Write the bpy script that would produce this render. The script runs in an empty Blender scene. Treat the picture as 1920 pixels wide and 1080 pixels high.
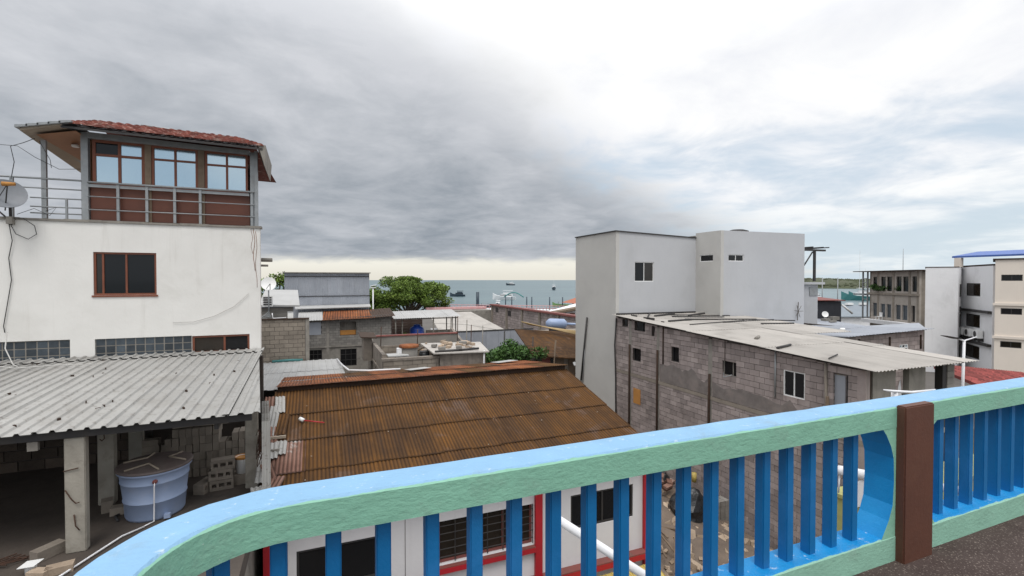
import bpy, bmesh, math, random
from mathutils import Matrix, Vector
random.seed(7)
sc = bpy.context.scene
COL = sc.collection

# ------------------------------------------------------------------ camera
EYE = Vector((0.0, 0.0, 8.8))
cam_data = bpy.data.cameras.new('camera')
cam_data.sensor_width = 36.0
cam_data.lens = 36.0 * 900.0 / 1920.0
cam_data.clip_start = 0.05
cam_data.clip_end = 60000.0
cam = bpy.data.objects.new('camera', cam_data)
COL.objects.link(cam)
cam.location = EYE
cam.rotation_euler = (math.radians(90 - 0.955), 0, math.radians(-22.239))
sc.camera = cam

# ------------------------------------------------------------------ world, sun, exposure
SUN_EL, SUN_AZ = math.radians(62), math.radians(205)      # azimuth clockwise from +Y: behind the camera, a little left
world = bpy.data.worlds.new('World')
sc.world = world
world.use_nodes = True
wt = world.node_tree
wt.nodes.clear()

class NT:
    """small helper to write node expressions"""
    def __init__(s, nt): s.nt = nt
    def n(s, typ, **kw):
        nd = s.nt.nodes.new(typ)
        for k, v in kw.items(): setattr(nd, k, v)
        return nd
    def put(s, sock, v):
        if isinstance(v, bpy.types.NodeSocket): s.nt.links.new(v, sock)
        else: sock.default_value = v
    def math(s, op, a, b=0.0, c=None, clamp=False):
        nd = s.n('ShaderNodeMath', operation=op, use_clamp=clamp)
        s.put(nd.inputs[0], a); s.put(nd.inputs[1], b)
        if c is not None: s.put(nd.inputs[2], c)
        return nd.outputs[0]
    def vm(s, op, a, b=None, out=0):
        nd = s.n('ShaderNodeVectorMath', operation=op)
        s.put(nd.inputs[0], a)
        if b is not None: s.put(nd.inputs[3] if op == 'SCALE' else nd.inputs[1], b)
        return nd.outputs[out]
    def mix(s, f, a, b, blend='MIX'):
        nd = s.n('ShaderNodeMix', data_type='RGBA', blend_type=blend)
        s.put(nd.inputs[0], f); s.put(nd.inputs[6], col4(a)); s.put(nd.inputs[7], col4(b))
        return nd.outputs[2]
    def noise(s, vec, scale, detail=4, rough=0.55, dist=0.0, out=0):
        nd = s.n('ShaderNodeTexNoise')
        if vec is not None: s.put(nd.inputs['Vector'], vec)
        nd.inputs['Scale'].default_value = scale
        nd.inputs['Detail'].default_value = detail
        nd.inputs['Roughness'].default_value = rough
        nd.inputs['Distortion'].default_value = dist
        return nd.outputs[out]
    def step(s, v, a, b):
        nd = s.n('ShaderNodeMapRange', interpolation_type='SMOOTHSTEP')
        s.put(nd.inputs[0], v); nd.inputs[1].default_value = a; nd.inputs[2].default_value = b
        return nd.outputs[0]
    def lin(s, v, a, b, c=0.0, d=1.0):
        nd = s.n('ShaderNodeMapRange')
        s.put(nd.inputs[0], v); nd.inputs[1].default_value = a; nd.inputs[2].default_value = b
        nd.inputs[3].default_value = c; nd.inputs[4].default_value = d
        return nd.outputs[0]
    def xyz(s, v):
        nd = s.n('ShaderNodeSeparateXYZ'); s.put(nd.inputs[0], v); return nd.outputs
    def comb(s, x, y, z):
        nd = s.n('ShaderNodeCombineXYZ')
        for i, v in enumerate((x, y, z)): s.put(nd.inputs[i], v)
        return nd.outputs[0]

def col4(c):
    if isinstance(c, bpy.types.NodeSocket): return c
    return (c[0], c[1], c[2], 1.0)

w = NT(wt)
dirv = w.n('ShaderNodeTexCoord').outputs['Generated']
dirv = w.vm('NORMALIZE', dirv)
dx, dy, dz = w.xyz(dirv)
el = w.math('MAXIMUM', dz, 0.0)
flat = w.math('ADD', el, 0.16)
cp = w.comb(w.math('DIVIDE', dx, flat), w.math('DIVIDE', dy, flat), w.math('MULTIPLY', el, 1.2))
n_big = w.noise(cp, 0.75, 5, 0.55, 0.3)
n_mid = w.noise(cp, 2.1, 6, 0.60, 0.4)
n_fin = w.noise(w.vm('ADD', cp, (7.3, 2.1, 0.4)), 3.6, 6, 0.62, 0.5)
sky = w.n('ShaderNodeTexSky', sky_type='NISHITA')
sky.sun_disc = False
sky.sun_elevation = SUN_EL
sky.sun_rotation = SUN_AZ
sky.altitude = 0
sky.air_density = 1.0
sky.dust_density = 2.5
STR = 0.1
def lum(c): return tuple(v / STR for v in c)
# the grey cloud bank lies on one side of a great circle, the thin bright cloud on the other
side = w.vm('DOT_PRODUCT', dirv, (-0.346, 0.532, -0.773), out=1)
side = w.math('ADD', side, w.math('MULTIPLY', w.math('SUBTRACT', n_big, 0.5), 0.26))
side = w.math('ADD', side, w.math('MULTIPLY', w.math('SUBTRACT', n_mid, 0.5), 0.20))
bank = w.step(side, -0.01, 0.17)
shade = w.math('ADD', w.math('MULTIPLY', n_big, 0.9), w.math('MULTIPLY', n_mid, 0.75))
shade = w.math('ADD', shade, w.math('MULTIPLY', n_fin, 0.42))
k = w.math('ADD', w.math('MULTIPLY', w.lin(shade, 0.80, 1.26), 0.70), w.math('MULTIPLY', w.lin(el, 0.10, 0.52), 0.60), clamp=True)
bank_col = w.mix(k, lum((0.275, 0.315, 0.362)), lum((0.650, 0.668, 0.708)))
thin = w.lin(w.math('ADD', w.math('MULTIPLY', n_mid, 0.7), w.math('MULTIPLY', n_big, 0.5)), 0.44, 0.74)
veil = w.mix(thin, lum((0.84, 0.86, 0.92)), lum((1.06, 1.06, 1.05)))
# gaps of clear sky in the thin cloud, more of them low down
gap = w.math('ADD', n_big, w.math('MULTIPLY', n_mid, 0.5))
gap = w.math('ADD', gap, w.math('MULTIPLY', w.lin(el, 0.0, 0.42), 0.30))
gapm = w.math('MULTIPLY', w.math('SUBTRACT', 1.0, w.step(gap, 0.70, 0.95)), 0.85)
clear = w.mix(0.80, sky.outputs[0], lum((0.64, 0.765, 0.88)))
veil = w.mix(gapm, veil, clear)
veil = w.mix(w.math('MULTIPLY', w.math('SUBTRACT', 1.0, w.step(el, 0.02, 0.20)), 0.55), veil, lum((0.66, 0.77, 0.83)))
cloud = w.mix(bank, veil, bank_col)
# pale strip under the cloud base at the horizon
base = w.math('ADD', el, w.math('MULTIPLY', w.math('SUBTRACT', n_mid, 0.5), 0.035))
strip = w.math('SUBTRACT', 1.0, w.step(base, 0.030, 0.052))
strip = w.math('MULTIPLY', strip, w.step(side, -0.05, 0.22))
cream = w.mix(w.step(el, 0.0, 0.04), lum((0.80, 0.77, 0.68)), lum((0.90, 0.88, 0.79)))
cloud = w.mix(strip, cloud, cream)
# an overcast sky is brighter towards the zenith
lift = w.lin(el, 0.40, 1.0, 1.0, 1.9)
final = w.vm('SCALE', cloud, lift)
bg = w.n('ShaderNodeBackground')
wt.links.new(final, bg.inputs[0])
bg.inputs[1].default_value = STR
wo = w.n('ShaderNodeOutputWorld')
wt.links.new(bg.outputs[0], wo.inputs[0])

sun_data = bpy.data.lights.new('sun', 'SUN')
sun_data.energy = 1.5
sun_data.angle = math.radians(22)
sun_data.color = (1.0, 0.965, 0.91)
sun = bpy.data.objects.new('sun', sun_data)
COL.objects.link(sun)
sdir = Vector((math.sin(SUN_AZ) * math.cos(SUN_EL), math.cos(SUN_AZ) * math.cos(SUN_EL), math.sin(SUN_EL)))
sun.rotation_euler = sdir.to_track_quat('Z', 'Y').to_euler()
sun.location = (0, 0, 60)

sc.view_settings.view_transform = 'Standard'
sc.view_settings.look = 'None'
sc.view_settings.exposure = 0.0
sc.view_settings.gamma = 1.0
sc.view_settings.use_curve_mapping = False

# ------------------------------------------------------------------ materials
MATS = {}
def mat(name, a, b=None, scale=3.0, rough=0.8, metal=0.0, bump=0.0, bscale=None, piece=0.0, stain=None, stain_amt=0.0,
        stain_scale=1.2, streak=None, streak_amt=0.0, streak_axis='z', speck=None, speck_scale=60, speck_amt=0.0, spec=None, detail=5, rvar=0.0, emit=None):
    """base colour between a and b by noise; optional per-piece tint, blotchy stain, run-off streaks and specks"""
    if name in MATS: return MATS[name]
    m = bpy.data.materials.new(name); m.use_nodes = True
    t = NT(m.node_tree); nodes = m.node_tree.nodes
    bs = nodes['Principled BSDF']
    pos = t.n('ShaderNodeNewGeometry')
    P = pos.outputs['Position']
    c = a
    if b is not None:
        c = t.mix(t.lin(t.noise(P, scale, detail, 0.6), 0.3, 0.7), a, b)
    if stain is not None:
        f = t.math('MULTIPLY', t.step(t.noise(P, stain_scale, 6, 0.65, 0.4), 0.5, 0.72), stain_amt)
        c = t.mix(f, c, stain)
    if streak is not None:
        x, y, z = t.xyz(P)
        if streak_axis == 'z': q = t.comb(x, y, t.math('MULTIPLY', z, 0.06))
        elif streak_axis == 'y': q = t.comb(x, t.math('MULTIPLY', y, 0.05), 0.0)
        else: q = t.comb(t.math('MULTIPLY', x, 0.05), y, z)
        f = t.math('MULTIPLY', t.step(t.noise(q, 5.5, 4, 0.7), 0.52, 0.78), streak_amt)
        c = t.mix(f, c, streak)
    if speck is not None:
        f = t.math('MULTIPLY', t.step(t.noise(P, speck_scale, 2, 0.5), 0.60, 0.66), speck_amt)
        c = t.mix(f, c, speck)
    if piece > 0:
        r = t.math('ADD', t.n('ShaderNodeObjectInfo').outputs['Random'], pos.outputs['Random Per Island'])
        r = t.math('FRACT', r)
        v = t.lin(r, 0, 1, 1 - piece, 1 + piece)
        c = t.vm('SCALE', c if isinstance(c, bpy.types.NodeSocket) else t.mix(0.0, c, c), v)
    t.put(bs.inputs['Base Color'], c if isinstance(c, bpy.types.NodeSocket) else col4(c))
    bs.inputs['Roughness'].default_value = rough
    if rvar > 0:
        t.put(bs.inputs['Roughness'], t.lin(t.noise(P, scale * 2, 3), 0.3, 0.7, max(0.03, rough - rvar), rough + rvar))
    bs.inputs['Metallic'].default_value = metal
    if spec is not None: bs.inputs['Specular IOR Level'].default_value = spec
    if bump > 0:
        bn = t.n('ShaderNodeBump'); bn.inputs['Strength'].default_value = 1.0; bn.inputs['Distance'].default_value = bump
        t.put(bn.inputs['Height'], t.noise(P, bscale or scale * 6, 4, 0.6))
        t.put(bs.inputs['Normal'], bn.outputs[0])
    if emit: 
        bs.inputs['Emission Color'].default_value = col4(emit); bs.inputs['Emission Strength'].default_value = 1.0
    MATS[name] = m
    return m

def paint_two_tone(name, body, top, z_edge):
    """painted concrete: body colour below an uneven brushed edge, cap colour above it"""
    m = bpy.data.materials.new(name); m.use_nodes = True
    t = NT(m.node_tree); bs = m.node_tree.nodes['Principled BSDF']
    g = t.n('ShaderNodeNewGeometry'); P = g.outputs['Position']
    x, y, z = t.xyz(P)
    nz = t.xyz(g.outputs['Normal'])[2]
    edge = t.math('ADD', z, t.math('MULTIPLY', t.math('SUBTRACT', t.noise(P, 9, 4, 0.6), 0.5), 0.016))
    f = t.math('MAXIMUM', t.step(edge, z_edge - 0.0012, z_edge + 0.0012), t.step(nz, 0.75, 0.8))
    n1 = t.lin(t.noise(P, 5, 5, 0.6), 0.3, 0.7)
    q = t.comb(t.math('MULTIPLY', x, 0.45), y, z)
    n2 = t.lin(t.noise(q, 60, 3, 0.6), 0.3, 0.7)
    cb = t.mix(n1, body, tuple(v * 0.86 for v in body))
    cb = t.mix(t.math('MULTIPLY', n2, 0.28), cb, tuple(min(1, v * 1.12) for v in body))
    ct = t.mix(n1, top, tuple(v * 0.88 for v in top))
    ct = t.mix(t.math('MULTIPLY', t.step(t.noise(P, 17, 6, 0.72), 0.585, 0.70), 0.7), ct, (0.50, 0.60, 0.70))
    chips = t.step(t.noise(P, 34, 4, 0.65), 0.70, 0.73)
    c = t.mix(f, cb, ct)
    c = t.mix(t.math('MULTIPLY', chips, 0.35), c, (0.70, 0.74, 0.74))
    grime = t.math('MULTIPLY', t.step(t.noise(P, 3.4, 7, 0.75), 0.53, 0.72), 0.27)
    c = t.mix(grime, c, (0.20, 0.22, 0.20))
    t.put(bs.inputs['Base Color'], c)
    bs.inputs['Roughness'].default_value = 0.62
    bn = t.n('ShaderNodeBump'); bn.inputs['Strength'].default_value = 1.0; bn.inputs['Distance'].default_value = 0.0032
    h = t.math('ADD', t.noise(q, 70, 4, 0.6), t.math('MULTIPLY', t.noise(P, 24, 4, 0.6), 1.1))
    t.put(bn.inputs['Height'], h); t.put(bs.inputs['Normal'], bn.outputs[0])
    MATS[name] = m
    return m

def rust_material(name, c_dark, c_mid, c_light, grey, grey_amt, axis='y'):
    m = bpy.data.materials.new(name); m.use_nodes = True
    t = NT(m.node_tree); bs = m.node_tree.nodes['Principled BSDF']
    g = t.n('ShaderNodeNewGeometry'); P = g.outputs['Position']
    x, y, z = t.xyz(P)
    q = t.comb(x, t.math('MULTIPLY', y, 0.10), 0.0)
    r = t.n('ShaderNodeObjectInfo').outputs['Random']
    n1 = t.noise(q, 3.2, 6, 0.72)
    n2 = t.noise(P, 1.1, 6, 0.68, 0.5)
    k = t.math('ADD', t.math('MULTIPLY', n1, 0.8), t.math('MULTIPLY', n2, 0.55))
    k = t.math('ADD', k, t.math('MULTIPLY', t.math('SUBTRACT', r, 0.5), 0.10))
    c = t.mix(t.lin(k, 0.42, 0.68), c_dark, c_mid)
    c = t.mix(t.lin(k, 0.66, 0.95), c, c_light)
    gq = t.step(t.math('ADD', t.noise(P, 0.9, 6, 0.7, 0.7), t.math('MULTIPLY', t.math('SUBTRACT', n1, 0.5), 0.5)), 0.56, 0.68)
    c = t.mix(t.math('MULTIPLY', gq, grey_amt), c, grey)
    lx, ly, lz = t.xyz(t.n('ShaderNodeTexCoord').outputs['Object'])          # colour gets darker in the valleys of each sheet
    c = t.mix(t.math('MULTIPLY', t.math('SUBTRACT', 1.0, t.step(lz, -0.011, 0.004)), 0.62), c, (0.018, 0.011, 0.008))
    fine = t.step(t.noise(t.comb(x, t.math('MULTIPLY', y, 0.02), 0.0), 11.0, 3, 0.7), 0.50, 0.72)
    c = t.mix(t.math('MULTIPLY', fine, 0.45), c, (0.045, 0.030, 0.022))
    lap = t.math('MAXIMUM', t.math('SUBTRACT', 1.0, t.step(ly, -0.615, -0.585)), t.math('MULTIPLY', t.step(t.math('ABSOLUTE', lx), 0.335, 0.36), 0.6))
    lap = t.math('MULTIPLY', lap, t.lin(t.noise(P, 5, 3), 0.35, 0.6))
    c = t.mix(t.math('MULTIPLY', lap, 0.55), c, (0.016, 0.010, 0.007))        # lap shadow and grime painted as dark bands at sheet ends and sides
    sp = t.step(t.noise(P, 24, 5, 0.7), 0.64, 0.70)
    c = t.mix(t.math('MULTIPLY', sp, 0.30), c, (0.05, 0.03, 0.02))
    t.put(bs.inputs['Base Color'], c)
    bs.inputs['Roughness'].default_value = 0.88
    bs.inputs['Specular IOR Level'].default_value = 0.2
    bn = t.n('ShaderNodeBump'); bn.inputs['Distance'].default_value = 0.004; bn.inputs['Strength'].default_value = 0.6
    t.put(bn.inputs['Height'], t.noise(P, 40, 4)); t.put(bs.inputs['Normal'], bn.outputs[0])
    MATS[name] = m
    return m

RAIL = paint_two_tone('rail_paint', (0.225, 0.465, 0.345), (0.225, 0.415, 0.615), 8.0555)
KERB = paint_two_tone('kerb_paint', (0.27, 0.50, 0.385), (0.0, 0.235, 0.57), 7.2965)
GREEN = mat('green_paint', (0.28, 0.54, 0.40), (0.22, 0.46, 0.34), 5, 0.62, bump=0.003, bscale=40)
BARBLUE = mat('baluster_blue', (0.0, 0.115, 0.31), (0.0, 0.14, 0.36), 4, 0.5, bump=0.0015, bscale=60, stain=(0.03, 0.2, 0.5), stain_amt=0.5)
JAMBBLUE = mat('jamb_blue', (0.0, 0.21, 0.52), (0.0, 0.26, 0.60), 4, 0.5, bump=0.002, bscale=40)
POSTBROWN = mat('post_brown', (0.105, 0.038, 0.022), (0.088, 0.032, 0.019), 5, 0.6, bump=0.002, bscale=40, stain=(0.14, 0.06, 0.035), stain_amt=0.4, stain_scale=4)
FLOOR = mat('terrace_floor_screed', (0.052, 0.036, 0.032), (0.082, 0.060, 0.054), 5, 0.92, bump=0.004, bscale=90, stain=(0.035, 0.026, 0.024), stain_amt=0.6, stain_scale=2, speck=(0.28, 0.23, 0.20), speck_scale=85, speck_amt=0.55, spec=0.25)
WHITEWALL = mat('white_render', (0.745, 0.73, 0.70), (0.69, 0.675, 0.645), 1.3, 0.85, bump=0.004, bscale=9, stain=(0.56, 0.545, 0.505), stain_amt=0.42, stain_scale=0.8, streak=(0.42, 0.39, 0.345), streak_amt=0.26)
GREYWHITE = mat('pale_grey_render', (0.475, 0.482, 0.50), (0.44, 0.447, 0.465), 0.7, 0.85, bump=0.004, bscale=7, stain=(0.36, 0.365, 0.37), stain_amt=0.35, stain_scale=0.45, streak=(0.34, 0.33, 0.31), streak_amt=0.10)
WARMGREY = mat('warm_grey_render', (0.50, 0.49, 0.465), (0.45, 0.44, 0.42), 0.6, 0.85, bump=0.004, bscale=7, stain=(0.40, 0.39, 0.365), stain_amt=0.4, stain_scale=0.5)
CREAM = mat('cream_render', (0.74, 0.665, 0.585), (0.70, 0.63, 0.555), 0.6, 0.85, streak=(0.42, 0.36, 0.30), streak_amt=0.10)
UNFIN = mat('raw_block_render', (0.42, 0.375, 0.33), (0.33, 0.295, 0.26), 1.2, 0.95, stain=(0.22, 0.19, 0.165), stain_amt=0.5, stain_scale=0.5)
WHITEFAR = mat('white_render_far', (0.78, 0.78, 0.79), (0.72, 0.72, 0.735), 0.5, 0.85, stain=(0.50, 0.50, 0.50), stain_amt=0.4, stain_scale=0.4, streak=(0.40, 0.38, 0.36), streak_amt=0.12)
HOUSEWHITE = mat('house_white', (0.66, 0.65, 0.66), (0.60, 0.59, 0.61), 1.2, 0.8, bump=0.003, bscale=12, streak=(0.42, 0.40, 0.38), streak_amt=0.15)
LIGHTMETAL = mat('weathered_light_metal', (0.345, 0.34, 0.325), (0.285, 0.28, 0.268), 1.2, 0.6, metal=0.0, piece=0.10, stain=(0.225, 0.21, 0.19), stain_amt=0.5, stain_scale=1.0, streak=(0.26, 0.24, 0.21), streak_amt=0.34, streak_axis='y', speck=(0.10, 0.08, 0.06), speck_scale=13, speck_amt=0.35)
PALEROOF = mat('pale_fibre_roof', (0.40, 0.375, 0.345), (0.33, 0.31, 0.285), 0.9, 0.75, piece=0.12, stain=(0.235, 0.215, 0.195), stain_amt=0.55, stain_scale=0.9, streak=(0.20, 0.18, 0.16), streak_amt=0.5, streak_axis='y')
WHITEROOF = mat('white_roof_sheet', (0.40, 0.40, 0.395), (0.34, 0.34, 0.335), 0.8, 0.7, piece=0.05, stain=(0.33, 0.32, 0.30), stain_amt=0.4, stain_scale=0.8, streak=(0.30, 0.27, 0.24), streak_amt=0.3, streak_axis='y')
GALV = mat('galvanised_sheet', (0.36, 0.38, 0.42), (0.30, 0.32, 0.36), 1.5, 0.5, metal=0.25, piece=0.06, streak=(0.26, 0.27, 0.30), streak_amt=0.4)
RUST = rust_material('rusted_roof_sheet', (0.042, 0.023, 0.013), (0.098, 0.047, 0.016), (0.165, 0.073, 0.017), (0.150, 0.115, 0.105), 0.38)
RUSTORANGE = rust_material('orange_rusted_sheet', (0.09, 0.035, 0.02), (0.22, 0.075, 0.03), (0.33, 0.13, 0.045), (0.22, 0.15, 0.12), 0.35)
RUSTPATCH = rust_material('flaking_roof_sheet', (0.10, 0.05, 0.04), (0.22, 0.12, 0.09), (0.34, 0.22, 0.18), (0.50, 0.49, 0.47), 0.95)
DARKRUST = mat('dark_rust', (0.030, 0.018, 0.012), (0.055, 0.030, 0.018), 6, 0.9)
BLOCKPINK = mat('pinkish_block', (0.335, 0.285, 0.27), (0.265, 0.222, 0.21), 2.2, 0.95, piece=0.22, bump=0.008, bscale=30, stain=(0.15, 0.125, 0.115), stain_amt=0.6, stain_scale=0.55, streak=(0.085, 0.07, 0.062), streak_amt=0.45)
BLOCKGREY = mat('grey_block', (0.25, 0.235, 0.215), (0.19, 0.18, 0.165), 2.2, 0.95, piece=0.15, bump=0.006, bscale=30, stain=(0.12, 0.11, 0.10), stain_amt=0.55, stain_scale=0.8)
BLOCKTAN = mat('tan_block', (0.27, 0.235, 0.195), (0.21, 0.18, 0.15), 2.2, 0.95, piece=0.13, bump=0.006, bscale=30, stain=(0.13, 0.11, 0.09), stain_amt=0.5, stain_scale=0.7)
PARGE = mat('grey_parging', (0.205, 0.18, 0.168), (0.135, 0.118, 0.11), 2.4, 0.95, bump=0.008, bscale=16, stain=(0.27, 0.225, 0.205), stain_amt=0.5, stain_scale=1.6)
MORTAR = mat('mortar', (0.115, 0.098, 0.09), (0.075, 0.064, 0.058), 3, 0.97, stain=(0.05, 0.043, 0.04), stain_amt=0.5)
CONCRETE = mat('concrete', (0.29, 0.27, 0.24), (0.20, 0.185, 0.165), 2.6, 0.92, bump=0.006, bscale=22, stain=(0.10, 0.088, 0.078), stain_amt=0.68, stain_scale=1.6, streak=(0.10, 0.09, 0.08), streak_amt=0.4)
COLUMN = mat('cast_column', (0.34, 0.315, 0.27), (0.26, 0.24, 0.205), 3.5, 0.9, bump=0.005, bscale=30, stain=(0.16, 0.14, 0.115), stain_amt=0.5, stain_scale=3)
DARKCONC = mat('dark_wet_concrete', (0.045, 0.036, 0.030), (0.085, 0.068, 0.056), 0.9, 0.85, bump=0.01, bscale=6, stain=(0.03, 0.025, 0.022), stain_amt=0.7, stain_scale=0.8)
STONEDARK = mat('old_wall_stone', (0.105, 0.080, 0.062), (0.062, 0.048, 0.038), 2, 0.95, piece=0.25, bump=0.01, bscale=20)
DIRT = mat('earth', (0.20, 0.155, 0.12), (0.13, 0.10, 0.08), 1.3, 0.98, bump=0.03, bscale=7, stain=(0.085, 0.07, 0.06), stain_amt=0.6, stain_scale=0.7)
RUBBLE = mat('rubble', (0.42, 0.33, 0.245), (0.30, 0.23, 0.17), 4, 0.95, piece=0.25, bump=0.01, bscale=20)
ASPHALT = mat('town_ground', (0.12, 0.11, 0.10), (0.09, 0.082, 0.075), 0.4, 0.95, stain=(0.16, 0.14, 0.12), stain_amt=0.5, stain_scale=0.15)
GLASSDARK = mat('dark_glass', (0.010, 0.010, 0.011), None, rough=0.06, spec=0.32)
GLASSBROWN = mat('brown_glass', (0.030, 0.022, 0.016), (0.02, 0.016, 0.012), 3, rough=0.10, spec=0.5)
GLASSSKY = mat('mirror_film_glass', (0.46, 0.57, 0.64), (0.42, 0.53, 0.60), 0.5, rough=0.10, metal=0.9)
GLASSBLOCK = mat('glass_block', (0.060, 0.075, 0.09), (0.035, 0.045, 0.055), 6, rough=0.18, piece=0.35, spec=0.6)
REDWOOD = mat('red_wood', (0.20, 0.062, 0.030), (0.15, 0.045, 0.022), 6, 0.55, streak=(0.09, 0.03, 0.015), streak_amt=0.3)
PANELWOOD = mat('panel_wood', (0.125, 0.040, 0.022), (0.095, 0.030, 0.017), 2.5, 0.55, piece=0.10, streak=(0.065, 0.022, 0.012), streak_amt=0.3, streak_axis='x')
SOFFIT = mat('soffit_board', (0.36, 0.30, 0.235), (0.30, 0.25, 0.195), 2, 0.7)
SOFFITWOOD = mat('soffit_wood', (0.36, 0.165, 0.075), (0.28, 0.125, 0.055), 4, 0.6)
TILE = mat('clay_tile', (0.215, 0.060, 0.042), (0.13, 0.038, 0.028), 8, 0.8, piece=0.35, stain=(0.52, 0.38, 0.32), stain_amt=0.6, stain_scale=5)
REDTILE = mat('red_tile', (0.30, 0.070, 0.062), (0.20, 0.048, 0.043), 3, 0.8, piece=0.38)
OLDRENDER = mat('old_stained_render', (0.27, 0.235, 0.20), (0.16, 0.138, 0.118), 2.2, 0.95, bump=0.01, bscale=14, stain=(0.075, 0.063, 0.054), stain_amt=0.75, stain_scale=1.1, streak=(0.06, 0.05, 0.044), streak_amt=0.5)
STEELPAINT = mat('grey_painted_steel', (0.33, 0.345, 0.355), (0.25, 0.265, 0.275), 5, 0.5, metal=0.3, stain=(0.20, 0.16, 0.13), stain_amt=0.3, stain_scale=4)
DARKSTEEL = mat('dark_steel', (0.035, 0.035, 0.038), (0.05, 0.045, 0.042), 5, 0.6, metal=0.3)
REBAR = mat('rusty_rebar', (0.075, 0.035, 0.02), (0.045, 0.022, 0.014), 12, 0.9)
WHITEPAINT = mat('white_paint', (0.78, 0.78, 0.77), (0.72, 0.72, 0.71), 3, 0.5)
WHITEPIPE = mat('white_pipe', (0.74, 0.74, 0.76), (0.68, 0.68, 0.70), 5, 0.4)
REDPAINT = mat('red_paint', (0.42, 0.012, 0.022), (0.34, 0.012, 0.020), 3, 0.5)
REDDULL = mat('dull_red_paint', (0.22, 0.065, 0.055), (0.17, 0.055, 0.047), 3, 0.7, stain=(0.13, 0.09, 0.075), stain_amt=0.6, stain_scale=3)
TANKLIGHT = mat('pale_blue_plastic', (0.30, 0.375, 0.54), (0.255, 0.33, 0.49), 2.2, 0.42, stain=(0.33, 0.38, 0.50), stain_amt=0.5, stain_scale=2.5)
TANKLID = mat('grey_brown_lid', (0.115, 0.09, 0.085), (0.16, 0.13, 0.12), 4, 0.7)
TANKBLUE = mat('deep_blue_plastic', (0.01, 0.045, 0.26), (0.012, 0.05, 0.30), 3, 0.3)
YELLOWSHEET = mat('yellow_sheet', (0.52, 0.40, 0.11), (0.44, 0.34, 0.10), 2, 0.6, stain=(0.30, 0.24, 0.10), stain_amt=0.5)
YELLOWGREEN = mat('yellow_green_render', (0.40, 0.40, 0.16), (0.33, 0.33, 0.13), 2, 0.85, stain=(0.24, 0.23, 0.12), stain_amt=0.5, stain_scale=2)
OCHRE = mat('ochre_board', (0.45, 0.21, 0.05), (0.36, 0.16, 0.04), 3, 0.8)
BAMBOO = mat('bamboo', (0.45, 0.33, 0.16), (0.36, 0.25, 0.12), 6, 0.7, piece=0.2)
BLACKBAG = mat('black_plastic', (0.012, 0.013, 0.015), (0.02, 0.022, 0.025), 5, 0.35, bump=0.02, bscale=12)
BLACKWALL = mat('black_render', (0.022, 0.024, 0.032), (0.03, 0.032, 0.04), 2, 0.7)
BROWNTILE = mat('brown_cladding', (0.085, 0.055, 0.045), (0.065, 0.042, 0.035), 3, 0.8, piece=0.25)
CANOPYBLUE = mat('canopy_blue', (0.06, 0.13, 0.40), (0.05, 0.11, 0.34), 2, 0.5)
DISHGREY = mat('dish_grey', (0.19, 0.205, 0.225), (0.15, 0.16, 0.18), 4, 0.55)
CABLE = mat('cable', (0.03, 0.03, 0.032), None, rough=0.6)
CABLEPALE = mat('pale_cable', (0.45, 0.44, 0.42), None, rough=0.7)
WOOD = mat('weathered_wood', (0.20, 0.15, 0.105), (0.14, 0.10, 0.07), 5, 0.9, piece=0.2)
LEAF = mat('leaf', (0.150, 0.215, 0.036), (0.075, 0.130, 0.022), 1.0, 0.6, piece=0.5, spec=0.3)
LEAFBUSH = mat('bush_leaf', (0.075, 0.145, 0.035), (0.038, 0.090, 0.022), 2.0, 0.55, piece=0.5, spec=0.3)
BARK = mat('bark', (0.10, 0.08, 0.06), (0.06, 0.048, 0.038), 6, 0.95, bump=0.01)
HULLDARK = mat('dark_hull', (0.03, 0.05, 0.07), (0.04, 0.06, 0.08), 2, 0.5)
HULLWHITE = mat('white_hull', (0.72, 0.73, 0.74), (0.66, 0.67, 0.68), 1, 0.4)
HULLGREEN = mat('green_hull', (0.20, 0.32, 0.12), (0.16, 0.27, 0.10), 1, 0.5)
TEAL = mat('teal_paint', (0.06, 0.22, 0.22), (0.05, 0.18, 0.18), 2, 0.5)
ORANGEROOF = mat('orange_roof', (0.42, 0.15, 0.09), (0.35, 0.12, 0.07), 2, 0.8)
PINKRAIL = mat('pink_rail', (0.55, 0.27, 0.27), (0.62, 0.40, 0.40), 2, 0.7)
SHEDGREY = mat('far_grey_roof', (0.20, 0.23, 0.26), (0.17, 0.20, 0.23), 1, 0.6)
HILL = mat('dry_scrub', (0.075, 0.085, 0.045), (0.050, 0.060, 0.032), 0.06, 0.95, stain=(0.11, 0.10, 0.07), stain_amt=0.5, stain_scale=0.03)

# ------------------------------------------------------------------ object helpers (all coordinates are world coordinates in metres)
WM = {}
I4 = Matrix.Identity(4)
def T(x, y, z): return Matrix.Translation((x, y, z))
def RZ(a): return Matrix.Rotation(a, 4, 'Z')
def RX(a): return Matrix.Rotation(a, 4, 'X')
def RY(a): return Matrix.Rotation(a, 4, 'Y')
def S3(x, y, z): return Matrix.Diagonal((x, y, z, 1.0))

def add(name, data, M, parent=None, kind=None, label=None, cat=None, group=None):
    o = bpy.data.objects.new(name, data)
    COL.objects.link(o)
    WM[o.name] = M.copy()
    if parent is not None:
        o.parent = parent
        o.matrix_parent_inverse = I4
        o.matrix_basis = WM[parent.name].inverted() @ M
    else:
        o.matrix_basis = M
    if kind: o['kind'] = kind
    if label: o['label'] = label
    if cat: o['category'] = cat
    if group: o['group'] = group
    return o

def thing(name, label, cat, loc, rz=0.0, group=None):
    return add(name, None, T(*loc) @ RZ(rz), label=label, cat=cat, group=group)

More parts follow.
